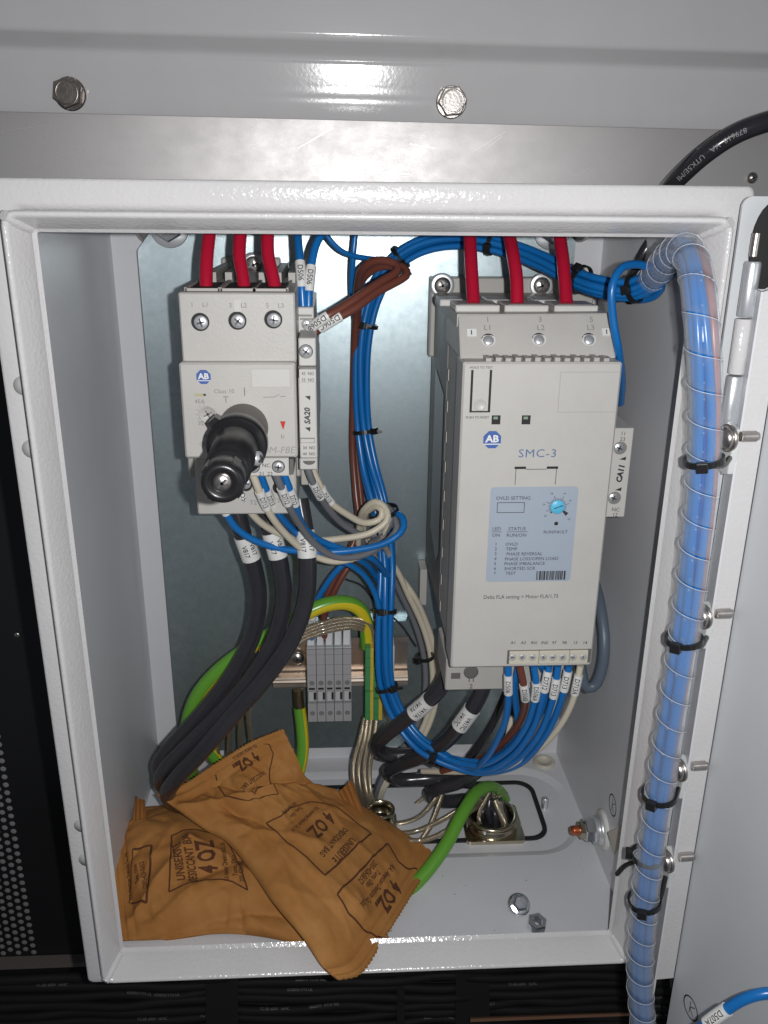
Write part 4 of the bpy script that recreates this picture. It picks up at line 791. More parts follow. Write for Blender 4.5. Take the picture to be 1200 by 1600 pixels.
E2 = [('brown control wire with D506B sleeve ending under starter terminal A2', BROWN, 'D506B', (822, 1082), ((690, 1205, 112), (740, 1190, 96), (775, 1170, 80), (805, 1140, 66), (820, 1105, 54), (819, 1075, 47), (812, 1040, 47)), 2.0),
      ('cream control wire with D713A sleeve ending under starter terminal 14', CREAM, 'D713A', (901, 1070), ((660, 1205, 125), (720, 1206, 105), (780, 1202, 82), (835, 1175, 66), (872, 1138, 55), (893, 1100, 49), (901, 1070, 46), (907, 1040, 46)), 1.9)]
for lab, m, tx, mk, pts, r in E2: wire('brown_wire' if m is BROWN else 'cream_wire', lab, pts, r, m, marks=[(mk[0], mk[1], 12.5, tx, dict(cap=2.7, rev=True))])
wire('white_marked_wire', 'short cream wire behind the brown wire under the starter, with a fan of white print', ((800, 1120, 95), (790, 1160, 92), (770, 1190, 96), (740, 1205, 105)), 1.8, CREAM, marks=[(785, 1168, 15, 'D506', dict(rows=1))])
# --- brown loop wires
bro = [('brown wire looping up from the side contact block, upper one of two, with white sleeve', ((481, 530, 92), (485, 514, 84), (505, 498, 81), (535, 480, 84), (565, 460, 90), (598, 438, 100), (618, 426, 106), (622, 416, 109), (606, 408, 112), (584, 408, 116), (567, 420, 122), (559, 445, 138), (557, 490, 160), (554, 550, 172), (552, 630, 174), (551, 700, 174), (556, 770, 168), (560, 820, 160), (545, 865, 152), (522, 905, 148), (508, 940, 147), (507, 1000, 150)), (495, 503), 'D506B'),
       ('brown wire looping up from the side contact block, lower one of two, with D506C sleeve', ((486, 532, 95), (494, 518, 86), (520, 501, 82), (555, 481, 86), (590, 456, 96), (620, 440, 104), (635, 430, 108), (633, 420, 112), (615, 415, 116), (590, 418, 122), (570, 432, 130), (561, 460, 150), (559, 520, 170), (556, 600, 176), (556, 700, 176), (564, 780, 170), (568, 830, 164), (555, 870, 156), (535, 900, 152), (515, 940, 149), (500, 985, 150), (500, 1000, 152)), (516, 503), 'D506C')]
for lab, pts, mk, tx in bro: wire('brown_wire', lab, pts, 2.2, BROWN, 'wire', 'brown wires looping beside the blue bundle', marks=[(mk[0], mk[1], 12, tx, dict(cap=2.8, rev=True))])
# --- blue wires above the side block
for lab, pts, mk in (('blue wire with D506 sleeve dropping to the side contact block, left of two', ((463, 326, 118), (465, 365, 108), (468, 400, 98), (471, 440, 92), (474, 485, 90)), (469, 428)),
                     ('blue wire with D506 sleeve dropping to the side contact block, right of two', ((530, 330, 112), (505, 362, 108), (493, 385, 102), (486, 420, 96), (483, 450, 92), (482, 485, 90)), (485, 434))):
    wire('blue_wire', lab, pts, 2.1, BLUE, 'wire', 'blue wires above the side contact block', marks=[(mk[0], mk[1], 13, 'D506', dict(cap=2.8))])
wire('blue_wire', 'thin blue wire sagging from the cabinet top into the blue bundle', ((500, 345, 140), (512, 370, 140), (535, 393, 142), (570, 403, 148), (605, 405, 158), (625, 402, 164)), 1.5, BLUE)
wire('blue_wire', 'thin blue wire dropping straight down left of the brown loop', ((557, 326, 150), (555, 365, 148), (551, 410, 148), (550, 460, 158), (556, 510, 168), (561, 560, 175), (563, 640, 177)), 1.7, BLUE)
wire('blue_wire', 'blue wire making a loop right of the soft starter top', ((960, 458, 95), (1000, 468, 88), (1024, 462, 78), (1034, 446, 70), (1022, 424, 62), (996, 413, 56), (970, 420, 50), (957, 446, 46), (957, 490, 46), (966, 545, 48), (972, 590, 66), (970, 630, 92)), 1.95, BLUE)
wire('black_wire', 'black cable half hidden in the top right cabinet corner', ((1045, 340, 130), (1012, 385, 125), (990, 430, 130), (985, 470, 140)), 3.2, BLACKW, 'cable')
# --- control wires from breaker into the knot
kn = 'control wires curving from the breaker into the knot'
def rightdrop(o): return [(612+o, 885, 152), (634+o, 930, 158), (655+o, 975, 163), (667+o, 1015, 163), (672+o, 1060, 160), (666+o, 1110, 155), (650+o, 1150, 150), (620+o, 1190, 148), (596+o*.5, 1228, 146), (586+o*.3, 1268, 158)]
kw = [('grey wire with D510A sleeve leaving the side contact block', 'grey_wire', GREYW, [(480, 728, 80), (484, 742, 80), (496, 768, 86), (515, 798, 98), (540, 822, 110), (567, 836, 116), (592, 833, 118), (612, 818, 118), (612, 800, 120), (596, 789, 124), (578, 797, 130), (573, 820, 138), (585, 855, 150)]+rightdrop(-7), (495, 767), 'D510A'),
      ('cream wire running beside the D510A grey wire', 'cream_wire', CREAM, [(486, 728, 88), (498, 755, 92), (514, 782, 98), (543, 804, 106), (570, 817, 112), (592, 812, 114), (598, 800, 114), (590, 792, 118), (574, 800, 126), (570, 820, 138), (590, 860, 150)]+rightdrop(4), (508, 774), 'D510'),
      ('cream wire with D509 sleeve right of the shaft end cap', 'cream_wire', CREAM, [(372, 752, 74), (380, 776, 74), (394, 803, 80), (425, 828, 90), (475, 844, 100), (530, 842, 106), (580, 832, 110), (605, 812, 112), (603, 795, 116), (588, 784, 120), (570, 795, 126), (564, 812, 136), (572, 840, 148), (600, 870, 156)]+rightdrop(12)[1:], (380, 779), 'D509'),
      ('blue wire leaving below the shaft end cap and making the widest loop', 'blue_wire', BLUE, [(340, 772, 75), (350, 795, 78), (372, 828, 84), (420, 853, 92), (480, 862, 97), (550, 860, 100), (605, 847, 104), (630, 826, 108), (628, 807, 114), (612, 803, 122), (600, 822, 138), (603, 870, 158)], (350, 795), ''),
      ('cream wire with D713 sleeve from contact 21', 'cream_wire', CREAM, [(394, 738, 58), (403, 762, 61), (420, 800, 70), (445, 833, 82), (480, 863, 93), (520, 877, 100), (560, 870, 106), (590, 853, 118), (606, 862, 140), (615, 890, 156)], (411, 782), 'D713'),
      ('blue wire with white sleeve just right of the cream D713 wire', 'blue_wire', BLUE, [(406, 738, 62), (414, 760, 66), (430, 795, 76), (452, 822, 88), (482, 848, 100), (525, 860, 108), (570, 880, 125), (596, 915, 150)], (423, 778), 'D713'),
      ('grey wire with D712 sleeve from contact 22', 'grey_wire', GREYW, [(430, 738, 56), (438, 758, 59), (452, 792, 68), (470, 822, 80), (492, 850, 90), (525, 870, 98), (565, 868, 104), (602, 848, 110), (620, 826, 114), (614, 806, 120), (596, 800, 130), (592, 830, 146)], (445, 775), 'D712'),
      ('blue wire with white sleeve just right of the grey D712 wire', 'blue_wire', BLUE, [(442, 738, 60), (450, 758, 63), (462, 790, 72), (472, 818, 84), (495, 842, 96), (535, 858, 105), (580, 872, 116), (606, 900, 138)], (457, 776), 'D712')]
for lab, nm, m, pts, mk, tx in kw: wire(nm, lab, pts, 2.0, m, 'wire', kn, marks=[(mk[0], mk[1], 13 if tx else 7, tx, dict(cap=2.8))])
for i, (dx, m, lab) in enumerate(((0, CREAM, 'cream wire looping up tightly inside the knot'), (7, GREYW, 'grey wire looping up tightly inside the knot'))):
    wire('knot_wire', lab, ((560+dx, 850, 150), (562+dx, 820, 140), (568+dx, 800, 132), (582+dx, 786+dx*.4, 126), (598+dx, 792+dx*.6, 120), (608+dx*.4, 812, 116), (600, 834, 118), (580, 850, 130), (592, 885, 150)), 1.9, m)
wire('blue_wire', 'blue wire going down to the leftmost terminal block', ((575, 860, 150), (555, 868, 146), (528, 890, 144), (503, 925, 145), (490, 955, 146), (487, 1010, 150)), 2.0, BLUE, marks=[(489, 968, 10, 'D5', dict(cap=2.2))])
wire('blue_wire', 'blue wire curving from the loops into the bundle above the earth terminals', ((500, 872, 122), (535, 878, 124), (565, 895, 130), (585, 925, 134), (596, 965, 132)), 1.9, BLUE)
wire('black_thread', 'thin black wire arcing behind the blue bundle', ((540, 905, 175), (565, 915, 176), (590, 945, 176), (625, 975, 176), (650, 1010, 174)), .7, BLACKW)
MBs = thing('slate_sleeving', 'slate blue sleeved cable hanging in a loop right of the soft starter', 'cable', P(935, 1000, 110))
MB().tube(Curve(W((928, 900, 150), (938, 950, 125), (944, 1000, 112), (940, 1045, 108), (928, 1072, 108), (916, 1074, 108), (908, 1050, 110), (905, 1020, 112))), 3.6, 14).build('sleeving', SLATE, MBs)
# --- thick black cables
bk = 'thick black power cables leaving the breaker'
for lab, pts, mk in (('leftmost thick black cable below the motor breaker, with V817 sleeve', ((366, 780, 105), (378, 830, 102), (395, 880, 104), (404, 930, 106), (396, 990, 106), (366, 1050, 104), (322, 1108, 103), (282, 1152, 106), (256, 1182, 112), (248, 1200, 122), (266, 1222, 142), (310, 1240, 160)), (388, 855)),
                     ('middle thick black cable below the motor breaker, with V817 sleeve', ((408, 780, 102), (424, 832, 98), (438, 885, 97), (443, 940, 97), (428, 1000, 95), (392, 1060, 93), (342, 1118, 91), (298, 1162, 91), (264, 1196, 95), (252, 1218, 104), (270, 1242, 125), (310, 1262, 150)), (429, 852)),
                     ('right thick black cable below the motor breaker, with white sleeve', ((468, 780, 102), (477, 835, 95), (481, 885, 91), (477, 940, 89), (455, 1000, 85), (414, 1060, 83), (362, 1120, 81), (314, 1176, 80), (276, 1216, 83), (262, 1240, 93), (285, 1262, 118), (320, 1270, 140)), (477, 848))):
    wire('black_cable', lab, pts, 5.1, BLACKW, 'cable', bk, marks=[(mk[0], mk[1], 15, 'V817', dict(rows=2, cap=2.9, off=.1))], n=18)
bk2 = 'black motor cables under the soft starter'
for lab, pts, mk, tx in (('black cable with V417A sleeves at lower left of the soft starter', ((708, 1030, 95), (692, 1070, 95), (664, 1100, 99), (626, 1130, 107), (598, 1152, 116), (588, 1166, 124), (602, 1178, 129), (650, 1180, 130), (700, 1190, 132)), (655, 1100), 'V417A'),
                         ('black cable with V417C sleeves hanging below the soft starter', ((760, 1060, 92), (747, 1092, 90), (726, 1124, 92), (697, 1158, 100), (658, 1182, 112), (622, 1196, 124), (607, 1206, 132), (624, 1218, 137), (680, 1216, 137), (740, 1222, 142)), (726, 1122), 'V417C'),
                         ('black cable looping low in front of the right cable gland', ((806, 1070, 110), (802, 1120, 110), (785, 1165, 116), (752, 1200, 124), (716, 1222, 128), (684, 1232, 133), (671, 1241, 139), (690, 1252, 143), (740, 1250, 148), (770, 1268, 160)), (803, 1110), None)):
    wire('black_cable', lab, pts, 4.9, BLACKW, 'cable', bk2, marks=[(mk[0], mk[1], 16, tx, dict(rows=2, cap=3.0))] if tx else (), n=18)
wire('black_cable', 'thin black cable rising behind the blue bundle low down', ((790, 1085, 150), (770, 1130, 155), (745, 1170, 160), (720, 1200, 165)), 3.0, BLACKW, 'cable')
# --- earth and braided wires
gy = 'green and yellow earth wires'
wire('earth_wire', 'green and yellow earth wire arching over the terminal blocks to the left', ((574, 1010, 150), (572, 975, 147), (562, 952, 144), (542, 942, 141), (512, 944, 138), (478, 958, 135), (436, 984, 133), (390, 1012, 131), (345, 1045, 130), (312, 1082, 130), (296, 1120, 132), (292, 1160, 138), (300, 1210, 152)), 4.8, GNYE, 'wire', gy, n=24, uo=.66, ut=.33)
wire('earth_wire', 'green and yellow earth wire hanging below the rail behind the paper bags', ((468, 1106, 152), (472, 1140, 148), (473, 1175, 143), (466, 1210, 138), (452, 1250, 134)), 4.2, GNYE, 'wire', gy, n=24, uo=.93)
bs = thing('bare_braid_end', 'bare copper braid sticking up from the hanging green earth wire', 'braid', P(467, 1107, 152)); MB().tube(Curve(W((466, 1078, 153), (468, 1107, 152))), 3.4, 14).build('braid', mat('dark_bare_braid', (.30, .24, .15), .35, .9, bump=1., bscale=1500, spot=.6, spotscale=900), bs)
wire('earth_wire', 'bright green and yellow earth wire bending out of the right cable gland', ((792, 1275, 156), (786, 1245, 150), (768, 1230, 140), (745, 1238, 124), (722, 1272, 105), (698, 1318, 88), (668, 1360, 74), (630, 1400, 62)), 4.4, GNYE, 'wire', gy, n=20)
wire('earth_wire', 'short green earth wire showing under the black cables beside the paper bag', ((300, 1140, 150), (320, 1165, 150), (345, 1195, 152), (370, 1225, 160)), 4.6, GNYE, 'wire', gy, n=18)
br = 'clear jacketed braided shield wires'
for i, lab in enumerate(('uppermost braided shield wire arching over the terminal blocks', 'second braided shield wire arching over the terminal blocks', 'third braided shield wire arching over the terminal blocks', 'lowest braided shield wire arching over the terminal blocks')):
    o = i*5; wire('braided_wire', lab, ((585-o*.6, 1015, 148), (583-o*.6, 990, 146), (572-o*.8, 972+o*.6, 143), (540, 966+o, 139), (505, 973+o, 136), (465, 988+o*1.1, 134), (430, 1012+o*1.5, 133), (398+o, 1045+o, 134), (366+o*1.6, 1088+o, 138), (345+o*3, 1140, 144), (338+o*4, 1200, 156)), 1.7, BRAID, 'wire', br)
lo_ = (('braided wire dropping from the left earth terminal, leftmost', ((570, 1120, 152), (562, 1155, 150), (552, 1195, 146), (554, 1230, 144), (575, 1270, 150))),
       ('braided wire dropping from the left earth terminal, second', ((574, 1120, 150), (568, 1160, 148), (560, 1200, 143), (564, 1238, 141), (584, 1276, 150))),
       ('braided wire dropping from the earth terminals, third', ((580, 1120, 150), (575, 1160, 147), (569, 1205, 141), (574, 1246, 138), (592, 1282, 150))),
       ('braided wire dropping from the right earth terminal, fourth', ((588, 1120, 152), (583, 1165, 149), (577, 1205, 143), (580, 1245, 140), (598, 1278, 152))))
for lab, pts in lo_: wire('braided_wire', lab, pts, 1.75, BRAID, 'wire', br)
for lab, pts in (('braided wire curving right from the left gland to the black cable', ((590, 1282, 140), (625, 1286, 128), (655, 1276, 126), (676, 1255, 130), (688, 1236, 140), (695, 1215, 150))),
                 ('braided wire running from the paper bag to the right gland, upper', ((600, 1302, 110), (645, 1300, 108), (685, 1284, 112), (725, 1262, 124), (765, 1252, 140), (785, 1262, 154))),
                 ('braided wire running from the paper bag to the right gland, lower', ((620, 1312, 100), (665, 1312, 98), (705, 1294, 104), (735, 1268, 120), (775, 1256, 144), (790, 1270, 156))),
                 ('braided wire crossing under the green earth wire', ((655, 1318, 98), (672, 1292, 110), (684, 1262, 122), (694, 1232, 136), (705, 1205, 150)))):
    wire('braided_wire', lab, pts, 1.75, BRAID, 'wire', br)
for lab, m, r, pts in (('braided wire sagging along the floor from left gland to green earth wire', BRAID, 1.6, ((605, 1296, 125), (640, 1308, 118), (690, 1306, 116), (718, 1288, 122))),
                 ('braided wire crossing behind the lower black loop', BRAID, 1.6, ((612, 1270, 150), (640, 1262, 150), (668, 1240, 152), (690, 1212, 158))),
                 ('cream wire dropping behind the lower black cables to the left gland', CREAM, 1.7, ((660, 1165, 160), (628, 1195, 160), (602, 1225, 158), (588, 1262, 158))),
                 ('slate wire dropping beside the cream wire to the left gland', SLATE, 1.8, ((640, 1160, 164), (612, 1190, 164), (592, 1220, 162), (580, 1262, 162)))):
    wire('braided_wire' if m is BRAID else 'thin_wire', lab, pts, r, m, 'wire', br if m is BRAID else None)
# ================================================================ CABLE GLANDS
def gland(c, R, H, label, dark=True):
    g = thing('cable_gland', label, 'cable gland', c); q = MB(); s = R*1.22
    q.prism([c+Vector((p.x, p.z, 0)) for p in roundrect(-s, s, -s*.92, s*.92, 3, 4)], (0, 0, 2.5)); q.build('base_plate', BRASSN, g)
    q = MB(); q.lathe(c+Vector((0, 0, 2.5)), (0, 0, 1), [(R*1.05, 0), (R*1.05, 2), (R*.98, 3), (R*.98, H-2.5), (R*1.06, H-2), (R*1.06, H-.4), (R*.98, H), (R*.86, H-.2), (R*.84, H-4), (R*.8, 1), (.1, .8)], 40); q.build('threaded_ring', BRASSN, g)
    q = MB(); q.lathe(c+Vector((0, 0, 3.5)), (0, 0, 1), [(R*.79, 0), (R*.79, 1.5), (.1, 1.6)], 30); q.build('seal', BLACKP, g); return g
g2 = PZ(768, 1290, ZB-2); gland(g2, 16.5, 8, 'large nickel plated cable gland at the right of the cabinet floor')
g1 = PZ(594, 1290, ZB-2); gland(g1, 9.5, 12, 'smaller nickel plated cable gland beside the paper bag tip')
cores = thing('stripped_cable_cores', 'stripped braided cores fanned inside the right cable gland', 'cable', g2)
rs = random.Random(9)
for k in range(11):
    a = k*.6+.2; r_ = rs.uniform(2, 11); p0 = g2+Vector((r_*math.cos(a), r_*math.sin(a), 3)); p1 = p0+Vector((rs.uniform(-3, 3), rs.uniform(-2, 3), 10)); p2 = g2+Vector((rs.uniform(-2, 6), rs.uniform(2, 12), rs.uniform(16, 22)))
    MB().tube(Curve([p0, p1, p2]), rs.uniform(1.2, 2.6), 10).build('core', BLACKW if k % 3 else BRAID, cores)
for k in range(16):
    a = rs.uniform(0, 6.28); p0 = g2+Vector((5, 9, 16)); d = Vector((math.cos(a), math.sin(a)*.5, rs.uniform(.2, 1))).normalized()
    MB().tube(Curve([p0, p0+d*4, p0+d*9+Vector((0, 0, -1.5))]), .18, 5).build('strand', BRAID, cores)
# ================================================================ CONDUIT in spiral wrap
cdt = W((1012, 442, 84), (1028, 424, 62), (1047, 400, 38), (1066, 389, 15), (1083, 410, -6), (1092, 460, -18), (1098, 530, -24), (1102, 610, -25), (1101, 690, -25), (1096, 770, -25), (1087, 850, -25), (1078, 930, -25), (1067, 1010, -25), (1053, 1100, -25), (1038, 1190, -25), (1026, 1270, -25), (1014, 1350, -25), (1005, 1430, -25), (1000, 1510, -24), (1003, 1580, -22), (1012, 1660, -20))
CV = Curve(cdt); RC = 6.9
ct = thing('spiral_wrapped_loom', 'loom of blue wires in clear spiral wrap running down the hinge side', 'cable loom', CV.at(CV.L/2)[0])
q = MB(); pitch = 14.2; s = 0; turns = int(CV.L/pitch); nst = 20; prev = None; vs = []; fs = []; row = 0
rs = random.Random(2)
gapw = [rs.uniform(.5, 1.1) if 1 else 0 for _ in range(turns+2)]
for k in (0, 1, 2, 3, turns-1, turns-2, turns-3, turns-5): gapw[k] = rs.uniform(1.2, 2.4)
for i in range(turns*nst):
    th = -2*math.pi*i/nst; s0 = i/nst*pitch; g = gapw[int(i/nst)]*(1-(i/nst) % 1)+gapw[int(i/nst)+1]*((i/nst) % 1); wd = pitch-g
    for layer, rr_ in ((0, RC), (1, RC-.75)):
        for j in range(4):
            sj = s0+wd*j/3; c, T_, N, B = CV.at(sj); rr2 = rr_+(.28 if j in (0, 3) and layer == 0 else 0); vs.append(c+(N*math.cos(th)+B*math.sin(th))*rr2)
    if i:
        b0 = (i-1)*8; b1 = i*8
        for j in range(3): fs.append((b0+j, b0+j+1, b1+j+1, b1+j)); fs.append((b0+4+j, b1+4+j, b1+5+j, b0+5+j))
        fs.append((b0, b1, b1+4, b0+4)); fs.append((b0+3, b0+7, b1+7, b1+3))
q.add(vs, fs, 0, True); q.build('spiral_wrap', WRAP, ct)
q = MB(); q.tube(Curve([vs[i*8] for i in range(0, turns*nst, 2)], n=2), .14, 5, step=2.2); q.build('wrap_edge_glint', mat('painted_wrap_edge_light', (.60, .65, .71), .3), ct)  # pale thread added along the turns, paints the light caught by the plastic edge
lo2 = [(BLUE, 5, 3.3), (PINK, 66, 4.1), (BLUE, 125, 3.3), (BLUE, 185, 3.3), (BLUE, 245, 3.3), (BLUE, 305, 3.4), (BLUE2, 0, 0)]
for i, (m, ang, rad) in enumerate(lo2):
    pts = []
    for j in range(50):
        s = CV.L*j/49; c, T_, N, B = CV.at(s); a = math.radians(ang)+.35*math.sin(s/120+1)+.3*math.sin(s/37+ang); pts.append(c+(N*math.cos(a)+B*math.sin(a))*rad)
    MB().tube(Curve(pts, n=3), 2.0, 12).build('inner_wire', m, ct)
# ties holding loom to mounts
for i, (px, py, mx, my, lab) in enumerate(((1100, 718, 1140, 716, 'black cable tie on the loom at the topmost nylon mount'), (1071, 996, 1104, 996, 'black cable tie on the loom at the second nylon mount'), (1033, 1240, 1060, 1232, 'black cable tie on the loom at the third nylon mount'), (1012, 1408, 1040, 1370, 'loose black cable tie on the loom at the lowest nylon mount'))):
    s = CV.near_px(px, py); c, T_, N, B = CV.at(s); t = tie(lab, c, T_+Vector((.12, 0, .0)), RC+.5, head=(-.75, -.8, 0) if i in (1, 2) else (-.5, -1, 0), tail=0, wd=2.6)
    p0 = c+Vector((1, -RC-1.2, 0)); p1 = P(mx, my, -15); MB().tube(Curve([p0, p0.lerp(p1, .5)+Vector((0, -1.5, -1.5 if i > 1 else -1)), p1]), 1.25, 6).build('strap_to_mount', BLACKP, t)
t2 = tie('black cable tie with long tails around the loom near the earth stud', CV.at(CV.near_px(1018, 1345))[0]+Vector((0, 3, 0)), CV.at(CV.near_px(1018, 1345))[1], RC+.4, head=(-1, .3, 0), tail=0)
MB().tube(Curve(W((1000, 1345, 0), (978, 1352, 6), (964, 1366, 10))), 1.3, 6).build('tail', BLACKP, t2)
# ties on blue bundle
for i, (px, py, R, lab) in enumerate(((622, 398, 6.6, 'black cable tie on the blue bundle right of the brown loop'), (768, 379, 6.4, 'black cable tie on the blue bundle between the first two right red wires'), (907, 436, 6.6, 'black cable tie on the blue bundle right of the last red wire'), (992, 452, 6.6, 'black cable tie on the blue bundle inside the small blue loop'), (569, 506, 6.4, 'black cable tie on the blue bundle just below the brown loop'), (569, 673, 6.6, 'black cable tie on the blue bundle level with the breaker shaft'), (603, 953, 6.6, 'black cable tie on the blue bundle above the earth terminals'), (604, 1074, 6.4, 'black cable tie on the blue bundle beside the earth terminals'), (684, 1182, 6.4, 'black cable tie on the blue bundle at its lowest bend'))):
    s = CBc.near_px(px, py); c, T_, N, B = CBc.at(s); hd = [(0, -.8, -.6), (.3, -1, -.4), (-.2, -.9, .6), (-.5, -1, .1), (-.4, -1, 0), (.9, -.8, 0), (-.3, -1, 0), (.5, -1, 0), (0, -1, .3)][i]
    tie(lab, c, T_+Vector((0, 0, .15))*(1 if i > 3 else 0), R, head=hd, tail=[7, 0, 0, 0, 6, 5, 0, 7, 0][i], taildir=[(.6, -.2, -.8), None, None, None, (1, -.1, 0), (1, -.1, -.05), None, (1, -.2, .3), None][i])
tk = P(592, 803, 118); tie('black cable tie binding the knot of cream and grey wires', tk+Vector((3, 4, 0)), (.35, .2, -1), 8.5, head=(-.5, -1, .1), R2=6.5, tail=9, taildir=(-.15, -.25, -1))
for px, py, lab in ((664, 1026, 'upper black cable tie on the cream and grey wires left of the starter'), (655, 1130, 'lower black cable tie on the cream and grey wires left of the starter')):
    tie(lab, P(px, py, 158), (.1, 0, -1), 5.2, head=(-1, -.8, 0), tail=8, taildir=(1, -.3, .1))
# ================================================================ surroundings: cables
CT = []
rs = random.Random(21)
for i in range(17):
    row = i % 9; py = 1518+row*13+(6 if i >= 9 else 0); yy = 105+(i//9)*9+rs.uniform(-3, 3); base = P(600, py, yy); pts = []
    for k in range(24):
        x = -330+k*32+rs.uniform(-4, 4); pts.append(Vector((x, yy+rs.uniform(-2, 2), base.z-.02*x+1.3*math.sin(x*.02+i)+rs.uniform(-.9, .9))))
    pos = ('topmost', 'second', 'third', 'fourth', 'fifth', 'sixth', 'seventh', 'eighth', 'lowest')[row]
    t, cv = wire('floor_cable', pos+' black cable in the '+('front' if i < 9 else 'rear')+' layer running sideways below the cabinet', None, 3.6, BLACKC, 'cable', 'black cables running below the cabinet', cv=Curve(pts, n=6))
    if i in (1, 2, 4, 5, 6):
        tb = MB()
        for q_ in range(5):
            s0 = rs.uniform(30, cv.L-40)
            def fn(a, b, s0=s0, cv=cv):
                c, T_, N, B = cv.at(s0+a); o_ = CAMPOS-c; o_ = (o_-T_*o_.dot(T_)).normalized(); W_ = o_.cross(T_); f = b/3.65+.25; return c+(o_*math.cos(f)+W_*math.sin(f))*3.68
            text_map(tb, rs.choice(('XLPE/PVC 0.6/1kV 4x2.5', '6868979  MTW 90C', 'TC-ER 600V  16/4C', '6508959 FT4 UL')), fn, 2.6)
        tb.build('faded_print', mat('faded_print', (.12, .12, .12), .5) if 'faded_print' not in MATS else MATS['faded_print'], t)
FOAMD = mat('dark_hook_tape', (.004, .004, .0045), .9)
for px0, px1, lab in ((322, 372, 'dark strap around the black cables, left'), (620, 632, 'thin dark strap around the black cables, middle'), (712, 765, 'dark strap around the black cables, right')):
    st = thing('cable_strap', lab, 'strap', P(px0, 1560, 95), 'straps around the floor cables'); a, b_ = P(px0, 1500, 96), P(px1, 1620, 98); q = MB(); q.hexa([P(px0, 1490, 100), P(px1, 1490, 100), P(px1, 1640, 100), P(px0, 1640, 100), P(px0, 1490, 102), P(px1, 1490, 102), P(px1, 1640, 102), P(px0, 1640, 102)]); q.build('strap_band', FOAMD, st)
bz = thing('bronze_strip', 'bronze coloured metal strip below the black cables at the bottom edge', 'metal strip', P(860, 1595, 80)); q = MB(); a, b_ = P(735, 1592, 80), P(992, 1583, 80); a2, b2_ = P(735, 1597, 80), P(992, 1587, 80)
q.hexa([a, b_, b2_, a2]+[v+Vector((0, 2, -1)) for v in (a, b_, b2_, a2)]); q.build('strip', BRONZE, bz)
t, cv = wire('black_cable', 'thick black printed cable arching over the aluminium sheet at top right', ((1035, 305, 196), (1062, 276, 180), (1105, 238, 168), (1150, 209, 162), (1200, 190, 158), (1260, 178, 156)), 5.7, BLACKW, 'cable', n=20)
tb = MB()
for px, py, tx in ((1082, 256, 'UTK5E/MI'), (1118, 228, 'VA'), (1148, 212, '879618')):
    s0 = cv.near_px(px, py)
    def fn(a, b, s0=s0):
        c, T_, N, B = cv.at(s0-a); o_ = CAMPOS-c; o_ = (o_-T_*o_.dot(T_)).normalized(); W_ = o_.cross(-T_); f = b/5.8+.1; return c+(o_*math.cos(f)+W_*math.sin(f))*5.8
    text_map(tb, tx, fn, 4.2)
tb.build('white_print', mat('worn_white_print', (.34, .34, .34), .5), t)
wire('blue_wire', 'blue wire with D507A sleeve lying in front of the open door at bottom right', ((1240, 1552, -100), (1195, 1552, -98), (1165, 1560, -96), (1136, 1577, -94), (1104, 1600, -92), (1070, 1632, -90)), 2.4, BLUE, marks=[(1120, 1588, 12.5, 'D507A', dict(cap=2.6, rev=False))])
# ================================================================ loose bolt and nut on the floor
c = PZ(808, 1438, ZB+3); bl_ = thing('loose_flange_bolt', 'loose zinc flange bolt standing on the cabinet floor', 'bolt', c-Vector((0, 0, 3)))
c = PZ(812, 1432, ZB+.2); ax = Vector((.05, -.55, .8)).normalized(); c = c+Vector((0, 4, 5))
q = MB(); q.lathe(c, ax, [(3, -6), (3, 0), (6.6, .1), (6.7, 1.0), (5.6, 1.8)], 26); q.build('flange', BOLTM, bl_)
q = MB(); q.lathe(c+ax*1.8, ax, [(5.2, 0), (5.2, 4.2), (4.5, 4.9), (3.6, 4.4), (.1, 4.3)], 6, 0, False, .3); q.build('hex_head', BOLTM, bl_)
q = MB(); q.cyl(c-ax*8, c, 2.8, 14); q.build('shank', BOLTM, bl_)
c = PZ(838, 1452, ZB+.1); nt_ = thing('loose_nut', 'loose hex nut lying beside the bolt on the cabinet floor', 'nut', c)
ax = Vector((.05, -.25, .95)).normalized(); c = c+Vector((0, 1, 1.4)); q = MB(); q.lathe(c, ax, [(2.6, .5), (2.5, 5.2), (3.2, 5.9), (5.0, 5.9), (5.8, 5.1), (5.8, .8), (5.0, 0), (2.6, .1)], 6, 0, False, .2, False); q.lathe(c, ax, [(2.6, .4), (2.6, 5.6)], 18, 1, True, 0, False); q.build('nut_body', [BOLTM, STEEL], nt_)
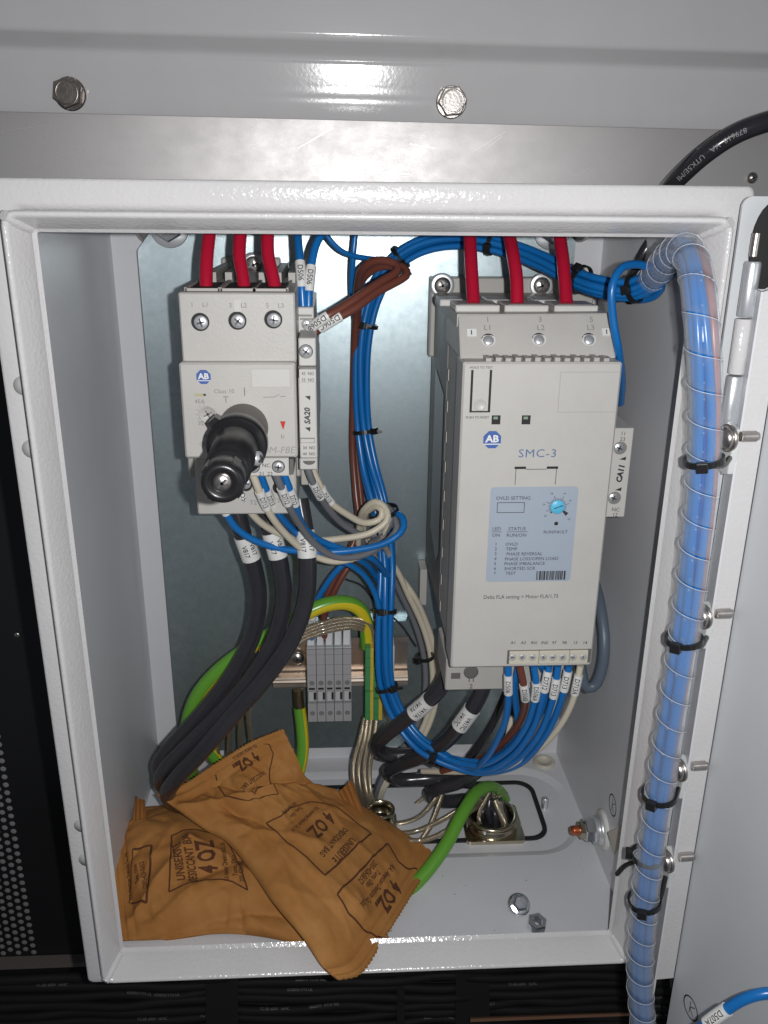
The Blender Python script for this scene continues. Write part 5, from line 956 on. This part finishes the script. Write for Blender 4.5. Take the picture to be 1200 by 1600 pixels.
# ================================================================ DESICCANT BAGS
s_asp = 1.35
class Bag:
    def __init__(s, bot, top, left, right, thick, seed, creases=(), pleat=.075):
        s.b, s.t, s.l, s.r = [Curve([PZ(*q) for q in e]) for e in (bot, top, left, right)]; s.th = thick; s.seed = seed; s.cr = creases; s.pl = pleat; rf = random.Random(seed); s.fold = []
        for k in range(34):
            a = rf.uniform(0, 6.28); L = rf.uniform(.12, .5); cu_, cv_ = rf.uniform(.05, .95), rf.uniform(.05, .95); s.fold.append((cu_-math.cos(a)*L/2, cv_-math.sin(a)*L/2, cu_+math.cos(a)*L/2, cv_+math.sin(a)*L/2, rf.uniform(.016, .05), rf.choice((-1, 1))*rf.uniform(.8, 2.3)))
        for k in range(22):
            e_ = k % 2; cv_ = rf.uniform(.03, .97); s.fold.append((e_*1.0, cv_, abs(e_-rf.uniform(.15, .42)), cv_+rf.uniform(-.12, .12), rf.uniform(.012, .03), rf.choice((-1, 1))*rf.uniform(.8, 2.2)))
        s.G = None
        s.G = [(u/40, v/30) for u in range(41) for v in range(31)]; s.GP = [proj(s.S(u, v)) for u, v in s.G]
        s.Lu = (s.b.L+s.t.L)/2; s.Lv = (s.l.L+s.r.L)/2
    def base(s, u, v):
        f = lambda c, t: c.at(c.L*t)[0]
        c00, c10, c01, c11 = f(s.b, 0), f(s.b, 1), f(s.t, 0), f(s.t, 1)
        return f(s.b, u)*(1-v)+f(s.t, u)*v+f(s.l, v)*(1-u)+f(s.r, v)*u-(c00*(1-u)*(1-v)+c10*u*(1-v)+c01*(1-u)*v+c11*u*v)
    def S(s, u, v, lift=0., side=1):
        u = min(1, max(0, u)); v = min(1, max(0, v)); p = s.base(u, v); pl = s.pl
        uu = min(1, max(0, (u-pl)/(1-2*pl)))
        h = max(0, 1-(2*uu-1)**2)**.55*max(0, 1-(2*v-1)**2)**.5*s.th
        n = Vector((0, -.35, .94)); q = Vector((u*6, v*4.2, s.seed))
        wr = noise.noise(q)*1.4-abs(noise.noise(q*1.7+Vector((3, 1, 0))))*1.6
        for (u0, v0, u1, v1, w_, dep) in s.fold:
            ax_, ay_ = u0*s_asp, v0; bx, by = u1*s_asp-ax_, v1-ay_; px_, py_ = u*s_asp-ax_, v-ay_; tt = (px_*bx+py_*by)/(bx*bx+by*by); t = max(0, min(1, tt)); dd = math.hypot(px_-bx*t, py_-by*t)
            wr += dep*math.exp(-dd/w_)*(.4+.6*math.sin(math.pi*t))
        fine = -abs(noise.noise(Vector((u*13+v*5, v*11, s.seed+2))))*1.0
        endw = math.exp(-((min(uu, 1-uu))/.10)**2); wr += -abs(math.sin(v*17+4*noise.noise(Vector((v*5, s.seed, 1)))))*1.8*endw*(1 if 0 < uu < 1 else .25)
        amp = min(1, h/(s.th*.35)); d = h+(wr*amp+fine*min(1, h/4))+.25
        if u < pl or u > 1-pl: d += .8*math.sin((u if u < pl else 1-u)/pl*math.pi*4.3)+.7
        for (u0, v0, u1, v1, w_, dep) in s.cr:
            a = Vector((u0*s_asp, v0)); b = Vector((u1*s_asp, v1)); pp = Vector((u*s_asp, v)); t = max(0, min(1, (pp-a).dot(b-a)/(b-a).length_squared)); dd = (pp-a-(b-a)*t).length
            d += dep*math.exp(-(dd/w_)**1.25)
        if side < 0: return p+n*(-h*.12-.6)
        return p+n*(d+lift)
    def uv(s, px, py):
        i = min(range(len(s.G)), key=lambda k: (s.GP[k][0]-px)**2+(s.GP[k][1]-py)**2); u, v = s.G[i]; st = .0125
        for _ in range(24):
            best = None
            for du, dv in ((0, 0), (st, 0), (-st, 0), (0, st), (0, -st)):
                x, y = proj(s.S(u+du, v+dv)); e = (x-px)**2+(y-py)**2
                if best is None or e < best[0]: best = (e, u+du, v+dv, du, dv)
            u, v = best[1], best[2]
            if best[3] == best[4] == 0: st *= .5
        return u, v
    def text(s, mb, txt, px, py, cap, length, ru, rv, uu, uv_):       # right = (ru, rv), up = (uu, uv_) in bag axes; lengths in px
        u0, v0 = s.uv(px, py); sc_ = scale_at(s.S(u0, v0)); vs, fs = glyphs(txt, .035 if cap > 15 else .03, 0, 1.05, 2); w0 = max(a for a, b in vs)-min(a for a, b in vs); size = cap/.69/sc_*1.05; sx = (length/sc_)/(w0*size)
        def fn(a, b): return s.S(u0+(a*ru+b*uu)/s.Lu, v0+(a*rv+b*uv_)/s.Lv, .28)
        mb.add([fn(a*size*sx, b*size) for a, b in vs], fs)
    def line(s, mb, pts, wd=1.0):
        k = [s.uv(*p) for p in pts]; out = []
        for (a, b) in zip(k[:-1], k[1:]):
            L = math.hypot((b[0]-a[0])*s.Lu, (b[1]-a[1])*s.Lv); n = max(2, int(L/1.2)); dx, dy = (b[0]-a[0])*s.Lu/L, (b[1]-a[1])*s.Lv/L
            vs = []
            for i in range(n+1):
                t = i/n; u, v = a[0]+(b[0]-a[0])*t, a[1]+(b[1]-a[1])*t
                for sg in (-1, 1): vs.append(s.S(u-sg*dy*wd/2/s.Lu, v+sg*dx*wd/2/s.Lv, .28))
            mb.add(vs, [(2*i, 2*i+2, 2*i+3, 2*i+1) for i in range(n)])
    def build(s, label, loc):
        t = thing('desiccant_bag', label, 'desiccant bag', loc, 'paper desiccant bags'); NU, NV = 120, 84; q = MB(); rs = random.Random(s.seed)
        vs = [s.S(i/NU, j/NV) for i in range(NU+1) for j in range(NV+1)]; vb = [s.S(i/NU, j/NV, side=-1) for i in range(NU+1) for j in range(NV+1)]
        for j in range(NV+1):     # saw-toothed cut ends
            for i, sg in ((0, -1), (NU, 1)):
                p = vs[i*(NV+1)+j]; o = (s.S(abs(i/NU-.0), j/NV)-s.S(i/NU-sg*.03, j/NV)).normalized()*(.7*(j % 2)+rs.uniform(0, .3)); vs[i*(NV+1)+j] = p+o; vb[i*(NV+1)+j] = p+o-Vector((0, -.2, .7))
        f = lambda i, j: i*(NV+1)+j
        q.add(vs, [(f(i, j), f(i+1, j), f(i+1, j+1), f(i, j+1)) for i in range(NU) for j in range(NV)], 0, True)
        q.add(vb, [(f(i, j), f(i, j+1), f(i+1, j+1), f(i+1, j)) for i in range(NU) for j in range(NV)], 0, True)
        n0 = len(vs); 
        for i in range(NU):
            for j in (0, NV): q.f.append([f(i, j), n0+f(i, j), n0+f(i+1, j), f(i+1, j)]); q.m.append(0); q.sm.append(False)
        for j in range(NV):
            for i in (0, NU): q.f.append([f(i, j), f(i, j+1), n0+f(i, j+1), n0+f(i, j)]); q.m.append(0); q.sm.append(False)
        q.build('paper_bag', KRAFT, t); return t
B2 = Bag([(190, 1470, -398), (260, 1467, -398), (330, 1458, -397), (400, 1462, -396), (500, 1482, -397)],
         [(196, 1262, -376), (230, 1262, -388), (285, 1258, -391), (350, 1255, -392), (450, 1275, -390)],
         [(190, 1470, -398), (184, 1415, -392), (178, 1345, -380), (176, 1305, -376), (196, 1262, -376)],
         [(500, 1482, -397), (500, 1410, -394), (485, 1340, -392), (450, 1275, -390)], 24, 3.3,
         creases=((.06, .12, .40, .50, .035, 4), (.40, .28, .60, .36, .05, -5), (.40, .50, .9, .10, .04, 5), (.25, .02, .8, .12, .05, -6), (.1, .9, .3, .7, .03, -2)))
bt = B2.build('lower brown paper desiccant bag lying flat in the left front corner under the other', PZ(300, 1400, ZB))
tb = MB(); dr_ = (0, 1, -1, 0)
for a in (('UNISERITE', 279, 1346, 11, 58), ('DESICCANT BAG', 297, 1342, 11, 70), ('4 OZ.', 322, 1337, 24, 44), ('N.A. American Desiccite Co., Ltd.', 351, 1348, 7, 62), ('Toms, Ohio', 366, 1352, 7, 34), ('200-426-5652', 376, 1358, 7, 34),
          ('(200)-426-5652', 224, 1368, 7, 44), ('Toms, Ohio', 213, 1367, 6, 30), ('N.A. American Desiccite Co., Ltd.', 200, 1368, 6, 82)): B2.text(tb, *a, *dr_)
B2.line(tb, [(264, 1394), (266, 1350), (268, 1306), (285, 1298), (304, 1296), (330, 1302), (352, 1313), (366, 1335), (378, 1362), (387, 1391), (364, 1378), (342, 1374), (310, 1377), (264, 1394)], .9)
B2.line(tb, [(204, 1412), (229, 1411), (234, 1366), (237, 1321), (214, 1327), (208, 1327)], 1.3); B2.line(tb, [(207, 1327), (202, 1412)], .8)
tb.build('brown_lettering', INKBR, bt)
B1 = Bag([(246, 1243, -345), (285, 1271, -352), (320, 1296, -358), (352, 1314, -362), (390, 1358, -367), (425, 1408, -371), (475, 1468, -378), (505, 1512, -384), (527, 1531, -388)],
         [(443, 1141, -313), (462, 1180, -330), (480, 1216, -350), (530, 1240, -370), (590, 1275, -384), (635, 1303, -391), (673, 1330, -395)],
         [(246, 1243, -345), (285, 1228, -345), (335, 1196, -334), (395, 1160, -322), (443, 1141, -313)],
         [(527, 1531, -388), (560, 1523, -389), (600, 1466, -391), (640, 1402, -394), (664, 1362, -395), (673, 1330, -395)], 17, 8.1,
         creases=((.10, .05, .30, .62, .035, 4.5), (.22, .55, .34, .98, .035, -4), (.20, .25, .50, .30, .05, -4.5), (.30, .12, .62, .45, .035, 3), (.05, .35, .22, .45, .03, -3), (.6, .05, .85, .3, .03, 1.5)))
bt = B1.build('upper brown paper desiccant bag lying slanted across the other, tip over the cabinet rim', PZ(480, 1330, -385))
tb = MB(); dr_ = (0, -1, 1, 0)
for a in (('UNISERITE', 538, 1328, 10, 58), ('DESICCANT BAG', 522, 1314, 9, 74), ('4 OZ.', 502, 1291, 21, 64), ('N.A. American Desiccite Co., Ltd.', 477, 1281, 7, 80), ('Toms, Ohio', 463, 1269, 6, 34), ('200-426-5652', 453, 1262, 6, 40),
          ('200-426-5652', 575, 1364, 8, 50), ('Toms, Ohio', 583, 1375, 7, 36), ('N.A. American Desiccite Co., Ltd.', 591, 1388, 7, 100), ('4 OZ.', 608, 1404, 20, 58),
          ('4 OZ.', 388, 1196, 19, 52), ('DESICCANT BAG', 396, 1218, 9, 60), ('UNISERITE', 405, 1231, 9, 40), ('N.A. American Desiccite Co.', 383, 1176, 5, 50)): B1.text(tb, *a, *dr_)
B1.line(tb, [(416, 1287), (450, 1318), (480, 1340), (508, 1368), (545, 1334), (580, 1303), (548, 1278), (520, 1258), (485, 1253), (455, 1262), (440, 1275), (416, 1287)], 1.1)
B1.line(tb, [(600, 1468), (571, 1455), (545, 1428), (527, 1398), (566, 1358), (606, 1318), (622, 1346), (636, 1357), (652, 1358)], 1.1)
B1.line(tb, [(337, 1211), (342, 1230), (353, 1245), (385, 1251), (410, 1246), (435, 1241), (422, 1222), (422, 1200), (427, 1178), (422, 1165), (412, 1163)], .9)
tb.build('brown_lettering', INKBR, bt)
sg = thing('twisted_paper_end', 'small twisted brown paper string end beside the upper desiccant bag', 'paper scrap', PZ(590, 1480, ZB)); MB().tube(Curve([PZ(572, 1478, -395), PZ(588, 1474, -396), PZ(600, 1470, -397), PZ(608, 1465, -396)]), lambda t: 1.5-.02*t, 8).build('paper_twist', KRAFT, sg)
fl = thing('bag_tail_flap', 'pleated brown paper end of a third bag peeping behind the upper bag', 'paper bag end', PZ(550, 1255, -385)); q = MB()
pk = [P(523, 1240, 118), P(540, 1234, 116), P(548, 1222, 114), P(558, 1250, 112), P(568, 1275, 110), P(530, 1262, 108)]
pk = []; 
for k in range(9): t = k/8; a = P(524+t*26, 1243-t*24, 112+(k % 2)*2.2); b_ = P(535+t*36, 1262+t*18, 100+(k % 2)*2.2); pk.append((a, b_))
q.add([p for ab in pk for p in ab], [(2*k, 2*k+1, 2*k+3, 2*k+2) for k in range(8)]); q.add([p+Vector((0, .7, 0)) for ab in pk for p in ab], [(2*k, 2*k+2, 2*k+3, 2*k+1) for k in range(8)]); q.build('pleated_paper', KRAFT, fl)
fl2 = thing('bag_tail_flap', 'pleated paper end standing against the left cabinet wall beside the lower bag', 'paper bag end', PZ(205, 1262, -385)); q = MB(); pk = []
for k in range(7): t = k/6; pk.append((P(212+t*14, 1246+t*10-abs(t-.3)*8, 118+(k % 2)*2), P(206+t*22, 1290-t*10, 104+(k % 2)*2)))
q.add([p for ab in pk for p in ab], [(2*k, 2*k+1, 2*k+3, 2*k+2) for k in range(6)]); q.add([p+Vector((0, .7, 0)) for ab in pk for p in ab], [(2*k, 2*k+2, 2*k+3, 2*k+1) for k in range(6)]); q.build('pleated_paper', KRAFT, fl2)
